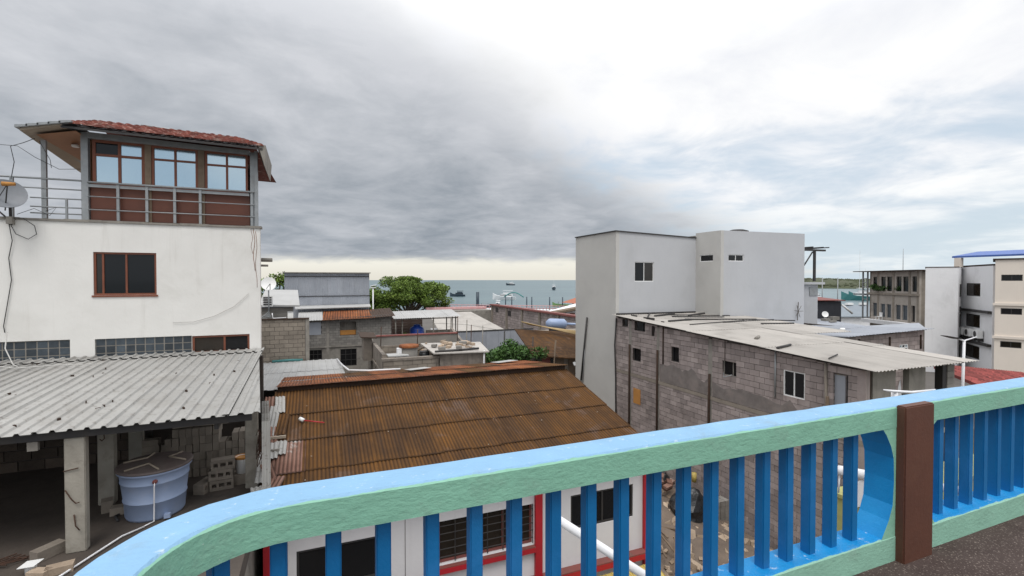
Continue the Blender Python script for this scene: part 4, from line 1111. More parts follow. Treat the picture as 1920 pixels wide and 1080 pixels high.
# broken old sheets at the left edge: loose, overlapping, various lengths
rnd = random.Random(19)
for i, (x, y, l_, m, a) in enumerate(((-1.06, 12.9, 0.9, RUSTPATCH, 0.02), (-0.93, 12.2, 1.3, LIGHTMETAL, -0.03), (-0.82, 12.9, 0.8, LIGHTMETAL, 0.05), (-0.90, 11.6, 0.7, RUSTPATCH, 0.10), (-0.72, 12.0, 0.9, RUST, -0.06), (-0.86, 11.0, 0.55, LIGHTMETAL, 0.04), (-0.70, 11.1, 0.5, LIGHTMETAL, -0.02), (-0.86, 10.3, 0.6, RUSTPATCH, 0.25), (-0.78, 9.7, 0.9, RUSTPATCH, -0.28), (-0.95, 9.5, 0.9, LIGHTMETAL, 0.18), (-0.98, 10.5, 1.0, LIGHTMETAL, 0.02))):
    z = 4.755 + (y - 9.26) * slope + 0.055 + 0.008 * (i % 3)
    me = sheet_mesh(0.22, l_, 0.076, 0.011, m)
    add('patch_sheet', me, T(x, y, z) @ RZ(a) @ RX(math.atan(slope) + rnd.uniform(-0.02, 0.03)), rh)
def on_roof(x, y, h=0.04): return Vector((x, y, 4.755 + (y - 9.26) * slope + h + 0.02))
box('loose_batten', (-1.0, 11.42, on_roof(0, 11.42)[2]), (-0.62, 11.48, on_roof(0, 11.42)[2] + 0.05), SOFFIT, rh)
box('loose_batten', (-1.0, 10.95, on_roof(0, 10.95)[2]), (-0.72, 11.0, on_roof(0, 10.95)[2] + 0.05), CONCRETE, rh)
br = thing('paint_roller', 'red handled roller with white head lying on the rusted roof', 'tool', on_roof(-0.35, 12.05))
tube('handle', [on_roof(-0.27, 12.04, 0.05), on_roof(0.16, 11.86, 0.05)], 0.014, REDPAINT, br)
MB().tube([on_roof(-0.36, 12.12, 0.06), on_roof(-0.28, 12.03, 0.06)], 0.045, 10).obj('head', WHITEPAINT, br, smooth=True)
mb = MB(); rnd = random.Random(23)
for i in range(26):
    p = on_roof(rnd.uniform(-0.4, 7.2), rnd.uniform(9.6, 13.5), 0.02); s = rnd.uniform(0.006, 0.018)
    mb.box((-s, -s * 0.7, 0), (s, s * 0.7, s * 0.5), T(*p) @ RZ(rnd.uniform(0, 3)))
mb.obj('roof_grit', SOFFIT, kind='stuff', label='small pale chips scattered over the rusted roof', cat='debris')
for i, (x, y, w_, l_, lab) in enumerate(((3.1, 15.8, 0.75, 0.5, 'pale flat sheet lying on the far slope of the rusted roof, near the middle'), (6.4, 16.4, 0.9, 0.5, 'pale flat sheet lying near the right end of the far roof slope'))):
    mobj('loose_sheet', *(lambda m: (m.v, m.f))(MB().box((-w_ / 2, -l_ / 2, 0), (w_ / 2, l_ / 2, 0.012), T(x, y, 6.075 - (y - 13.66) * 0.11 + 0.03) @ RZ(0.25) @ RX(-0.10))), WHITEROOF, label=lab, cat='sheet')
tube('roof_edge_cable', [(0.92, 24.5, 5.0), (0.95, 20, 5.45), (1.0, 16.6, 5.83), (1.6, 16.3, 5.83), (2.6, 16.2, 5.83)], 0.03, WHITEPIPE, label='white pipe bent along the edge of the pale roof behind the rusted ridge', cat='pipe')

# pale roof behind the rusted ridge
lowhouse = thing('pale_roof_annex', 'low annex with pale corrugated roof behind the rusted ridge', 'building', (-0.6, 20, 0))
roof_sheets(lowhouse, (-2.3, 16.3, 5.44), (1, 0.0, 0), (0.0, 1, -0.057), 3.2, 8.6, WHITEROOF, sw=1.0, sl=4.3, pitch=0.25, amp=0.018, prof='trap', lap=0.15, seed=27)
MB().prism([(-2.3, 17.6), (0.86, 17.6), (0.86, 24.9), (-2.3, 24.9)], 0, lambda x, y: 5.36 - (y - 16.3) * 0.057).obj('wall', CONCRETE, lowhouse)
tube('ridge_tarp', [(-1.9, 24.85, 5.0), (-1.2, 24.8, 5.03), (-0.6, 24.85, 5.0)], 0.06, TEAL, lowhouse)

# ================================================================== RIGHT: BLOCK BUILDING WITH LONG SIDE WALL
bb = thing('block_building', 'long unfinished building of pinkish concrete blocks with pale roof', 'building', (16, 14, 0))
BX, BY0, BY1 = 13.8, 8.39, 20.10
xfb, Lb = frame_xf((BX, BY1), (BX, BY0))          # u = 0 at the far end, face towards -x
def V(y): return BY1 - y
def btop(u): return 7.02 - (7.02 - 6.36) * u / Lb
bops = [(V(19.56), V(19.08), 6.58, 6.90), (V(18.59), V(17.80), 6.45, 6.86), (V(17.35), V(17.14), 6.32, 6.76),
        (V(18.72), V(18.10), 5.02, 5.62), (V(16.07), V(15.60), 5.40, 6.02), (V(13.33), V(12.70), 5.33, 5.86), (V(10.85), V(10.12), 5.13, 5.95), (V(9.26), V(8.84), 4.35, 6.10)]
wall_mb(Lb, 0.0, btop, 0.13, bops, y0=0.02).obj('mortar_bed', MORTAR, bb, xf=xfb)
cols_y = [20.0, 18.9, 16.9, 13.92, 11.15, 9.42, 8.48]
bskip = list(bops) + [(V(y) - 0.10, V(y) + 0.10, 0, 9) for y in (18.9, 16.9, 13.92)] + [(0, Lb, 4.26, 4.42)]
block_wall(bb, xfb, Lb, 0.0, lambda u: btop(u) - 0.03, BLOCKPINK, bskip, bw=0.385, bh=0.185, gap=0.013, proud=0.016, limit=290, seed=41,
           prefer=lambda u, z: z > 4.4 - 0.0 * u or (u > 4.0 and u < 10.0 and z > 1.2))
# grey parging smeared over the foot of the upper storey, ragged upper edge
rnd = random.Random(43)
for (ya, yb, zt) in ((16.75, 14.05, 5.2), (13.78, 9.55, 4.92)):
    a_, b_ = V(ya), V(yb); pts = [(a_, 4.43)] + [(a_ + (b_ - a_) * q / 16, zt + rnd.uniform(-0.14, 0.12) - (0.25 if q > 12 else 0)) for q in range(17)] + [(b_, 4.43)]
    m_ = len(pts)
    MB().raw([(u, -0.024, z) for u, z in pts] + [(u, 0.0, z) for u, z in pts], [tuple(range(m_))] + [(i, i + m_, (i + 1) % m_ + m_, (i + 1) % m_) for i in range(m_)]).obj('parging', PARGE, bb, xf=xfb)
box('ledge_beam', (0.0, -0.03, 4.27), (Lb, 0.02, 4.41), BLOCKTAN, bb, xfb)
for y in (18.9, 16.9, 13.92):
    box('column', (V(y) - 0.095, -0.012, 0.0), (V(y) + 0.095, 0.02, btop(V(y)) - 0.1), CONCRETE, bb, xfb)
    tube('downpipe', [(BX - 0.06, y + 0.02, 0.0), (BX - 0.065, y, 4.2), (BX - 0.06, y - 0.01, 5.75 if y != 13.92 else 5.25)], 0.045, DARKRUST, bb)
tube('thin_pipe', [(BX - 0.05, 19.98, 0.5), (BX - 0.06, 20.02, 4), (BX - 0.10, 20.05, 5.6), (BX - 0.05, 20.0, 6.9)], 0.035, DARKSTEEL, bb)
tube('thin_pipe', [(BX - 0.04, 16.55, 5.2), (BX - 0.04, 16.55, 6.8)], 0.03, DARKRUST, bb)
tube('thin_pipe', [(BX - 0.04, 11.12, 5.0), (BX - 0.04, 11.12, 6.5)], 0.025, STEELPAINT, bb)
tube('thin_pipe', [(BX - 0.03, 13.2, 5.86), (BX - 0.03, 13.2, 6.6)], 0.012, DARKRUST, bb)
tube('thin_pipe', [(BX - 0.05, 9.40, 4.0), (BX - 0.05, 9.46, 6.38)], 0.04, BLOCKTAN, bb)
box('leaning_plank', (V(9.30) - 0.03, -0.22, 4.6), (V(9.30) + 0.03, -0.16, 5.45), WOOD, bb, xfb @ T(0, 0, 0))
# dark recesses: inner faces and windows
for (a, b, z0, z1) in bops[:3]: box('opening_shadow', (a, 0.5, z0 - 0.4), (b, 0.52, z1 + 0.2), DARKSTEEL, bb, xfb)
f = window(bb, xfb, bops[6][0], bops[6][1], 5.13, 5.95, WHITEPAINT, GLASSDARK, mull=((bops[6][0] + bops[6][1]) / 2,), fw=0.035, recess=0.0)
window(bb, xfb, bops[5][0], bops[5][1], 5.33, 5.86, CONCRETE, GLASSDARK, mull=(bops[5][0] + 0.42,), fw=0.025, recess=0.06)
window(bb, xfb, bops[3][0], bops[3][1], 5.02, 5.62, DARKSTEEL, GLASSDARK, fw=0.02, recess=0.08)
window(bb, xfb, bops[4][0], bops[4][1], 5.40, 6.02, DARKSTEEL, GLASSDARK, fw=0.02, recess=0.08)
box('door_leaf', (bops[7][0], 0.06, 4.35), (bops[7][0] + 0.30, 0.09, 6.08), GALV, bb, xfb)
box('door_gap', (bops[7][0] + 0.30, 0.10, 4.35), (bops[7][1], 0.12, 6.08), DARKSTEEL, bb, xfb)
box('wood_shutter', (V(18.62), -0.035, 3.05), (V(18.10), -0.02, 3.75), OCHRE, bb, xfb)
tube('bent_bracket', [(BX - 0.03, 13.25, 5.40), (BX - 0.22, 13.05, 5.30), (BX - 0.10, 12.8, 5.42)], 0.018, STEELPAINT, bb)
# near face: rendered panels, door gap, pillar
NY = BY0
box('pilaster', (BX - 0.02, NY - 0.02, 0), (BX + 0.16, NY + 0.2, 6.34), BLOCKPINK, bb)
box('dark_jamb', (13.99, NY + 0.04, 0), (14.12, NY + 0.10, 6.30), DARKRUST, bb)
box('render_panel', (14.12, NY + 0.0, 0), (15.12, NY + 0.16, 6.31), GALV if False else CONCRETE, bb)
box('render_panel', (15.74, NY + 0.0, 0), (16.52, NY + 0.16, 6.27), CONCRETE, bb)
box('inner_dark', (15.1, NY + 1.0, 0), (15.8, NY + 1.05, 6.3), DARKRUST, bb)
box('floor_slab', (BX + 0.1, NY, 4.2), (18.1, BY1 - 0.2, 4.35), CONCRETE, bb)
box('dark_jamb', (17.42, NY + 0.02, 0), (17.62, NY + 0.22, 6.25), DARKSTEEL, bb)
pil = box('end_pillar', (17.64, NY + 0.03, 0), (17.98, NY + 0.30, 6.22), MORTAR, bb)
for i in range(12):
    box('block', (17.63, NY, 3.9 + 0.195 * i), (17.99, NY + 0.31, 3.9 + 0.195 * i + 0.182), BLOCKGREY, bb)
MB().box((16.6, NY + 3.4, 4.35), (17.9, NY + 3.5, 5.6)).obj('inner_board', YELLOWSHEET, bb)
MB().raw([(16.55, NY + 1.4, 4.9), (17.4, NY + 1.3, 5.05), (17.4, NY + 1.4, 5.35), (16.8, NY + 1.5, 5.1)], [(0, 1, 2, 3)]).obj('ochre_sheet', OCHRE, bb)
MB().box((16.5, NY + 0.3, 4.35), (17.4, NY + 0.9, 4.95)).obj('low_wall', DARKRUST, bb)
# surf board like white sheet leaning in the opening
MB().raw([(15.10, NY - 0.05, 4.95), (15.40, NY - 0.05, 4.80), (15.62, NY + 0.12, 5.3), (15.66, NY + 0.18, 5.95), (15.50, NY + 0.14, 5.75), (15.15, NY + 0.02, 5.25)], [(0, 1, 2, 3, 4, 5)]).obj('white_panel', WHITEPIPE, bb)
tube('leaning_ladder_pole', [(15.12, NY + 0.25, 4.4), (15.52, NY + 0.5, 6.1)], 0.02, REDWOOD, bb)
tube('leaning_ladder_pole', [(15.24, NY + 0.25, 4.4), (15.62, NY + 0.5, 6.1)], 0.02, REDWOOD, bb)
# roof: pale corrugated sheets falling towards us
rs = (7.05 - 6.38) / (BY1 - BY0)
roof_sheets(bb, (13.62, 8.14, 6.40), (1, 0, -0.006), (0, 1, rs), 3.98, 10.2, PALEROOF, sw=1.0, sl=3.4, pitch=0.15, amp=0.016, lap=0.2, seed=51, jit=0.02, sub=6)
roof_sheets(bb, (17.63, 8.14, 6.395), (1, 0, -0.006), (0, 1, rs), 0.62, 5.0, PALEROOF, sw=1.0, sl=2.5, pitch=0.15, amp=0.016, lap=0.2, seed=52, jit=0.02)
roof_sheets(bb, (17.63, 13.2, 6.395 + rs * 5.06), (1, 0, -0.006), (0, 1, rs), 2.8, 5.1, PALEROOF, sw=1.0, sl=2.6, pitch=0.15, amp=0.016, lap=0.2, seed=53, jit=0.02)
roof_sheets(bb, (13.62, 18.3, 6.40 + rs * 10.16), (1, 0, -0.006), (0, 1, rs), 5.2, 1.75, PALEROOF, sw=1.0, sl=1.75, pitch=0.15, amp=0.016, lap=0.1, seed=54, jit=0.02)
def onb(x, y, h=0.05): return Vector((x, y, 6.40 + (y - 8.14) * rs - 0.006 * (x - 13.6) + h))
for i, (p, q, r_) in enumerate((((13.7, 19.9), (18.7, 19.95), 0.05), ((14.2, 18.2), (15.6, 19.8), 0.035), ((16.0, 18.6), (18.6, 17.9), 0.03), ((15.9, 17.6), (19.6, 16.9), 0.035), ((16.4, 19.2), (19.4, 18.3), 0.028), ((17.0, 16.4), (20.4, 16.6), 0.03), ((17.8, 17.3), (21.2, 16.1), 0.03), ((14.8, 16.1), (18.6, 16.7), 0.022), ((14.6, 17.2), (16.2, 17.5), 0.045), ((15.2, 18.9), (16.9, 19.5), 0.05), ((17.2, 18.8), (18.8, 19.4), 0.05), ((18.4, 15.6), (20.2, 15.4), 0.04), ((13.75, 11.05), (14.75, 11.35), 0.04), ((13.8, 9.4), (14.7, 9.75), 0.02), ((14.6, 12.6), (15.1, 12.9), 0.06))):
    tube('roof_batten', [onb(*p), onb(*q)], r_, DARKSTEEL if i != 14 else CONCRETE, bb, n=6)
tube('roof_ball', [onb(20.5, 13.4, 0.03), onb(20.5, 13.4, 0.12)], [0.12, 0.08], WHITEPAINT, bb)

# ================================================================== RIGHT: TALL PALE GREY BUILDING
wb = thing('pale_grey_building', 'tall plain pale grey building with few small dark windows', 'building', (19.5, 21.5, 0))
xf1, L1 = frame_xf((BX + 0.0, 24.1), (BX + 0.0, 20.12))                # left side face
wall_mb(L1, 0, lambda u: 11.205 - 0.0 * u, 0.2).obj('side_wall', WARMGREY, wb, xf=xf1)
xf2 = T(BX + 0.2, 20.12, 0)
wall_mb(18.87 - BX - 0.2, 0, lambda u: 11.205 - 0.035 * u, 0.2, [(14.925 - BX - 0.2, 16.115 - BX - 0.2, 8.72, 9.72)]).obj('front_wall', GREYWHITE, wb, xf=xf2)
window(wb, xf2, 14.925 - BX - 0.2, 16.115 - BX - 0.2, 8.72, 9.72, WHITEPAINT, [GLASSDARK, GLASSBROWN], mull=(15.52 - BX - 0.2,), fw=0.035, recess=0.03)
xf3, L3 = frame_xf((18.87, 20.12), (18.87, 18.40))
wall_mb(L3, 0, 11.30, 0.2, [(20.12 - 19.83, 20.12 - 18.905, 9.76, 10.12)]).obj('side_wall', WARMGREY, wb, xf=xf3)
window(wb, xf3, 0.29, 1.215, 9.76, 10.12, WHITEPAINT, GLASSDARK, fw=0.035, recess=0.03)
xf4 = T(19.07, 18.40, 0)
wall_mb(24.93 - 19.07, 0, lambda u: 11.30 + 0.008 * u, 0.2, [(19.385 - 19.07, 20.44 - 19.07, 9.755, 10.10)]).obj('front_wall', GREYWHITE, wb, xf=xf4)
window(wb, xf4, 19.385 - 19.07, 20.44 - 19.07, 9.755, 10.10, WHITEPAINT, GLASSDARK, mull=(19.9 - 19.07,), fw=0.035, recess=0.03)
MB().box((24.73, 18.60, 0), (24.93, 24.1, 11.33)).box((BX + 0.2, 23.9, 0), (24.73, 24.1, 11.0)).obj('rear_wall', GREYWHITE, wb)
MB().prism([(BX - 0.06, 20.06), (18.865, 20.06), (18.865, 24.12), (BX - 0.06, 24.12)], lambda x, y: 11.21 - 0.035 * (x - BX), lambda x, y: 11.26 - 0.035 * (x - BX)).obj('roof_edge', DARKSTEEL, wb)
MB().box((19.07, 18.61, 11.05), (24.72, 23.89, 11.20)).obj('roof', CONCRETE, wb)
MB().lathe((21.3, 19.6, 11.2), [(0.55, 0), (0.55, 0.26), (0.3, 0.34)], 16).obj('roof_tank_lid', DARKSTEEL, wb, smooth=True)
tube('leaning_bar', [(BX - 0.10, 23.3, 3.2), (BX - 0.06, 22.75, 6.75)], 0.05, DARKSTEEL, wb)
for q in range(3): tube('hanging_wire', [(BX - 0.06, 23.2 + 0.12 * q, 3.0), (BX - 0.05, 23.0 + 0.03 * q, 5.0)], 0.018, STEELPAINT, wb)
mb = MB()
mb.tube([(24.3, 18.3, 6.6), (24.35, 18.3, 7.6)], 0.02, 6)
for a in range(6): mb.tube([(24.33, 18.28, 7.1), (24.33 + 0.35 * math.cos(a), 18.25, 7.1 + 0.35 * math.sin(a))], 0.012, 5)
mb.obj('dead_plant', BARK, label='dead leafless plant against the pale grey wall', cat='plant')
# roof terrace frame on the right of it
tf = thing('terrace_frame', 'dark timber roof frame standing right of the pale grey building', 'frame', (28, 20, 8.7))
box('beam', (24.94, 19.94, 10.55), (28.9, 20.06, 10.66), DARKSTEEL, tf)
box('beam', (24.94, 22.94, 10.62), (28.9, 23.06, 10.73), DARKSTEEL, tf)
for x in (25.6, 26.6, 27.4, 28.3, 28.8): box('rafter', (x, 19.7, 10.74), (x + 0.06, 23.3, 10.80), DARKSTEEL, tf)
for y in (20.0, 23.0): box('post', (27.9, y - 0.05, 8.72), (28.04, y + 0.05, 10.55), DARKSTEEL, tf)
tube('brace', [(27.0, 20.0, 9.6), (27.8, 20.0, 10.5)], 0.04, DARKSTEEL, tf)
an = thing('white_annex', 'small white annex with slab edge beside the pale grey building', 'building', (28, 23, 0))
MB().box((24.95, 21.0, 0), (29.7, 27, 8.5)).obj('wall', GREYWHITE, an)
MB().box((24.95, 20.8, 8.52), (30.1, 27.2, 8.66)).obj('slab', GREYWHITE, an)
box('window_strip', (28.9, 20.96, 7.8), (29.66, 20.995, 8.35), STEELPAINT, an)

# ================================================================== YARD: rubble, bag, bricks, yellow canopy, pipes
rnd = random.Random(61)
mb = MB()
for i in range(420):
    x, y = rnd.uniform(7.7, 13.4), rnd.uniform(8.5, 19.5)
    h = 0.25 + 0.75 * math.exp(-((x - 11.2) ** 2 / 2.2 + (y - 15.0) ** 2 / 6.0)) * rnd.uniform(0.5, 1.1)
    s = rnd.uniform(0.05, 0.22)
    mb.box((-s, -s * 0.6, -s * 0.4), (s, s * 0.6, s * 0.4), T(x, y, h * rnd.uniform(0.7, 1.0)) @ RZ(rnd.uniform(0, 6)) @ RX(rnd.uniform(-0.8, 0.8)) @ RY(rnd.uniform(-0.6, 0.6)))
mb.obj('rubble', RUBBLE, kind='stuff', label='broken blocks and stones strewn over the yard', cat='rubble')
def sack(c, r, label):
    bm = bmesh.new(); bmesh.ops.create_icosphere(bm, subdivisions=3, radius=1.0)
    rr = random.Random(5)
    off = [rr.uniform(0, 6) for _ in range(6)]
    for v in bm.verts:
        p = v.co; k_ = 1 + 0.13 * math.sin(p.x * 5 + off[0]) * math.cos(p.y * 4 + off[1]) + 0.08 * math.sin(p.z * 9 + off[2])
        v.co = Vector((p.x * r[0] * k_, p.y * r[1] * k_, max(p.z, -0.55) * r[2] * k_))
    vs = [v.co + Vector(c) for v in bm.verts]; bm.verts.index_update(); fs = [tuple(v.index for v in f_.verts) for f_ in bm.faces]; bm.free()
    mobj('rubbish_bag', vs, fs, BLACKBAG, label=label, cat='bag')
sack((12.35, 13.4, 0.55), (0.75, 0.6, 0.75), 'large black plastic bag on the rubble in the yard')
sack((12.9, 15.6, 0.6), (0.45, 0.35, 0.4), 'smaller black plastic bag against the block wall')
for i, (x, y, z, rz) in enumerate(((12.3, 14.5, 0.95, 0.3), (12.55, 14.7, 1.0, 1.0), (12.1, 14.8, 1.05, -0.4), (12.75, 14.9, 0.9, 0.2), (12.4, 15.0, 1.15, 0.8))):
    loose_block((x, y, z), (0.40, 0.2, 0.15), rz, 'reddish block behind the black bag, %s from the bag' % ORD[i], 'reddish blocks in the yard', RUSTPATCH, 0.2)
for q in range(4):
    for i in range(3):
        loose_block((13.1 + 0.21 * i, 13.0, 0.25 + 0.2 * q), (0.19, 0.39, 0.19), 0.05, 'grey yard block at the foot of the block wall, %s layer, %s from left' % (ORD[q], ORD[i]), 'grey blocks stacked in the yard', BLOCKGREY)
tube('yellow_can', [(13.5, 14.4, 1.0), (13.5, 14.4, 1.35)], 0.09, YELLOWSHEET, label='small yellow can by the block wall', cat='can')
mb = MB()
for i in range(7): mb.tube([(8.3 + rnd.uniform(0, 2.5), 12 + rnd.uniform(-1.5, 1.5), 0.5), (9.5 + rnd.uniform(0, 2.5), 13 + rnd.uniform(-1.5, 1.5), 0.5 + rnd.uniform(0, 0.2))], 0.03, 5)
mb.obj('yard_poles', WOOD, label='loose wooden poles lying across the yard rubble', cat='poles')
yc = thing('yellow_canopy', 'small yellow corrugated canopy below the red ledge', 'canopy', (6.6, 9.0, 1.6))
roof_sheets(yc, (5.3, 8.15, 1.62), (1, 0, 0), (0, 1, 0.25), 2.2, 1.3, YELLOWSHEET, sw=0.75, sl=1.4, pitch=0.16, amp=0.02, prof='rib', lap=0.02, seed=71)
for x in (5.4, 7.4): tube('support', [(x, 8.25, 0.0), (x, 8.25, 1.62)], 0.03, DARKSTEEL, yc)
tube('downpipe', [(7.62, 9.4, 0), (7.62, 9.3, 2.2)], 0.04, WHITEPIPE, yc)
# white flag pole jutting from our building
tube('flag_pole', [(1.58, 3.01, 7.10), (2.24, 2.6, 6.66), (3.0, 1.72, 5.98)], 0.032, WHITEPIPE, label='white tilted pole jutting out below the balustrade', cat='pole')
# lamp with white arm showing above the rail
l2 = thing('near_lamp', 'white street lamp arm showing just above the blue rail', 'street lamp', (7.2, 4.2, 0))
MB().tube([(6.95, 4.0, 7.345), (7.15, 4.0, 7.31), (7.6, 4.02, 7.25), (8.2, 4.05, 7.22)], [0.008, 0.018, 0.020, 0.02], 8).obj('arm', WHITEPIPE, l2, smooth=True)
tube('pole', [(7.24, 4.03, 0), (7.24, 4.03, 7.29)], 0.04, WHITEPIPE, l2)
# white pipe with hanging board and yellow wall beyond the post
sg = thing('hanging_sign_frame', 'white horizontal pipe holding a blank white board', 'sign', (9, 5, 0))
tube('pipe', [(7.59, 5.0, 5.81), (11.2, 5.0, 4.86)], 0.075, WHITEPIPE, sg)
tube('stay', [(7.62, 5.0, 5.75), (7.60, 5.0, 5.45)], 0.012, WHITEPIPE, sg)
MB().box((7.9, 4.98, 5.15), (9.4, 5.02, 5.55), I4).obj('board', WHITEPIPE, sg)
tube('post', [(11.1, 5.0, 0), (11.1, 5.0, 5.0)], 0.06, WHITEPIPE, sg)
yw = thing('yellow_house', 'low yellow green rendered wall seen between the blue bars', 'building', (13, 7, 0))
MB().box((11.9, 7.2, 0), (20, 8.0, 3.45)).obj('wall', YELLOWGREEN, yw)
MB().box((11.85, 7.15, 3.455), (20, 8.05, 3.55)).obj('coping', YELLOWGREEN, yw)
box('vent_hole', (12.3, 7.18, 3.15), (12.5, 7.198, 3.3), DARKSTEEL, yw)

# ================================================================== RIGHT BACKGROUND
r2 = thing('second_block_building', 'low building of pinkish blocks with grey roof behind the pale sheet roof', 'building', (24, 16, 0))
xr2 = T(20.5, 13.5, 0)
r2o = [(2.40, 2.88, 5.74, 5.98), (4.05, 4.70, 5.48, 5.86)]
wall_mb(5.85, 0, lambda u: 6.37 + 0.018 * u, 0.13, r2o, y0=0.02).obj('mortar_bed', MORTAR, r2, xf=xr2)
block_wall(r2, xr2, 5.85, 3.6, lambda u: 6.35 + 0.018 * u, BLOCKPINK, r2o, bw=0.385, bh=0.185, gap=0.013, proud=0.014, limit=160, seed=44, prefer=lambda u, z: z > 5.0)
MB().box((26.2, 13.65, 0), (26.35, 20, 6.3)).obj('side_wall', MORTAR, r2)
window(r2, xr2, 2.40, 2.88, 5.74, 5.98, WHITEPAINT, GLASSDARK, mull=(2.64,), fw=0.03, recess=0.02)
window(r2, xr2, 4.05, 4.70, 5.48, 5.86, WHITEPAINT, [GLASSDARK, GLASSSKY], mull=(4.27, 4.48), trans=(5.70,), fw=0.04, recess=0.0)
for u in (1.2, 3.3, 5.6): tube('thin_pipe', [(20.5 + u, 13.46, 5.6), (20.5 + u, 13.46, 6.25)], 0.04, DARKRUST, r2)
roof_sheets(r2, (20.45, 13.3, 6.40), (1, 0, 0.018), (0, 1, -0.05), 6.2, 5.4, GALV, sw=1.0, sl=2.8, pitch=0.2, amp=0.018, prof='trap', lap=0.1, seed=81)
MB().prism([(26.62, 13.5), (36.2, 18.8), (27.0, 18.8)], lambda x, y: 6.44 - (y - 13.5) * 0.09, lambda x, y: 6.50 - (y - 13.5) * 0.09).obj('rear_roof', GALV, r2)
MB().prism([(26.7, 14.0), (35.0, 18.6), (27.1, 18.6)], 0, 5.9).obj('rear_block', CONCRETE, r2)

# unfinished block house with tall openings
U0, U1 = (67.39, 40.52), (64.03, 33.25)
uh = thing('unfinished_house', 'unfinished two storey block house with rows of tall dark openings', 'building', (66, 37, 0))
xu, Lu = frame_xf(U0, U1)
upo = [(0.5, 1.25, 7.42, 9.22), (1.9, 2.75, 7.42, 9.22), (2.95, 3.8, 7.42, 9.22), (4.5, 5.35, 7.42, 9.22), (5.55, 6.4, 7.42, 9.22), (6.95, 7.65, 7.42, 9.22)]
loo = [(0.5, 1.25, 4.1, 5.85), (1.9, 2.7, 4.1, 5.8), (2.95, 3.7, 4.1, 5.8), (4.45, 5.25, 4.0, 5.8), (5.5, 6.3, 4.0, 5.8), (6.85, 7.45, 3.9, 5.8)]
wall_mb(Lu, 0.0, 9.85, 0.25, upo + loo).obj('front_wall', UNFIN, uh, xf=xu)
for (a, b, z0, z1) in upo: window(uh, xu, a, b, z0, z1, DARKSTEEL, GLASSDARK, fw=0.05, recess=0.12)
for (a, b, z0, z1) in loo[:5]: window(uh, xu, a, b, z0, z1, STEELPAINT, [GLASSBLOCK], fw=0.05, recess=0.12)
box('door_recess', (6.85, 0.20, 3.9), (7.45, 0.24, 5.8), DARKSTEEL, uh, xu)
for u in (0.0, 1.45, 4.05, 6.6, 7.85): box('column', (u - 0.13 + 0.13 * (u == 0), -0.05, 3.2), (u + 0.17, -0.002, 9.84), BLOCKTAN, uh, xu)
box('floor_band', (-0.3, -0.16, 6.95), (Lu + 0.2, -0.052, 7.2), BLOCKTAN, uh, xu)
box('balcony_slab', (-0.4, -0.9, 3.3), (Lu + 0.4, -0.055, 3.75), WHITEFAR, uh, xu)
MB().box((-0.0, 0.25, 0), (0.25, 8, 9.8)).box((Lu - 0.25, 0.25, 0), (Lu, 8, 9.8)).box((0.25, 7.75, 0), (Lu - 0.25, 8, 9.8)).obj('side_wall', BLOCKTAN, uh, xf=xu)
box('roof_sheet', (-2.4, -0.7, 9.88), (Lu + 0.6, 8.3, 9.98), DARKRUST, uh, xu)
for q in range(6): box('stair_rung', (-1.4, -0.1, 6.2 + 0.55 * q), (-0.5, 0.1, 6.3 + 0.55 * q), STEELPAINT, uh, xu)
for u in (-1.4, -0.5): box('stair_post', (u - 0.06, -0.08, 3.2), (u + 0.06, 0.08, 9.86), STEELPAINT, uh, xu)
tube('antenna', [(66.0, 36, 9.9), (66.0, 36, 12.6)], 0.03, STEELPAINT, uh)
leaf_mass('potted_greenery', [((67.2, 39.6, 7.9), (0.9, 0.7, 0.5)), ((66.6, 38.0, 7.75), (0.6, 1.6, 0.4)), ((65.6, 35.6, 7.8), (0.4, 1.2, 0.35))], 700, 0.16, LEAFBUSH, uh, seed=33)
mobj('plastic_chair', *(lambda m: (m.v, m.f))(MB().box((-0.25, -0.25, 0.4), (0.25, 0.25, 0.45)).box((-0.25, 0.2, 0.45), (0.25, 0.25, 0.95)).box((-0.25, -0.25, 0), (-0.19, -0.19, 0.4)).box((0.19, -0.25, 0), (0.25, -0.19, 0.4)).box((-0.25, 0.19, 0), (-0.19, 0.25, 0.4)).box((0.19, 0.19, 0), (0.25, 0.25, 0.4))), WHITEPAINT, xf=xu @ T(2.3, -0.45, 3.755), label='white plastic chair on the balcony of the unfinished house', cat='chair')

# white block with air conditioners
ah = thing('white_apartments', 'white three storey block with brown windows and air conditioners', 'building', (56, 26, 0))
B0, B1, B2, B3 = (54.08, 27.59), (55.77, 25.82), (58.81, 26.95), (54.34, 22.73)
MB().prism([B0, B1, (63.5, 29.4), (61, 31.1)], 0, 9.98).obj('blank_wing', WHITEFAR, ah)
xa, La = frame_xf(B2, B3)
aw = []
for zt in (8.50, 5.60, 2.70): aw.append((1.0, 3.85, zt - 1.2, zt))
wall_mb(La, 0, 10.05, 0.2, aw).obj('front_wall', WHITEFAR, ah, xf=xa)
for (a, b, z0, z1) in aw:
    window(ah, xa, a, b, z0, z1, DARKSTEEL, GLASSBROWN, mull=((a + b) / 2,), fw=0.08, recess=0.03)
for z in (5.85, 2.95): box('dark_ledge', (0.3, -0.28, z), (La - 0.1, -0.003, z + 0.22), DARKSTEEL, ah, xa)
xs_, Ls_ = frame_xf(B1, B2)
wall_mb(Ls_, 0, 10.0, 0.15).obj('return_wall', WHITEFAR, ah, xf=xs_)
for z in (8.4, 5.5, 2.6):
    window(ah, xs_, 1.3, 2.1, z - 1.2, z, DARKSTEEL, GLASSBROWN, fw=0.07, recess=-0.06)
    if z < 8: window(ah, xs_, 1.3, 2.1, z + 0.25, z + 0.75, DARKSTEEL, GLASSBROWN, fw=0.07, recess=-0.06)
MB().prism([B2, B3, (60, 18.5), (66, 24), (64, 29.5)], 10.08, 10.2).obj('roof', DARKRUST, ah)
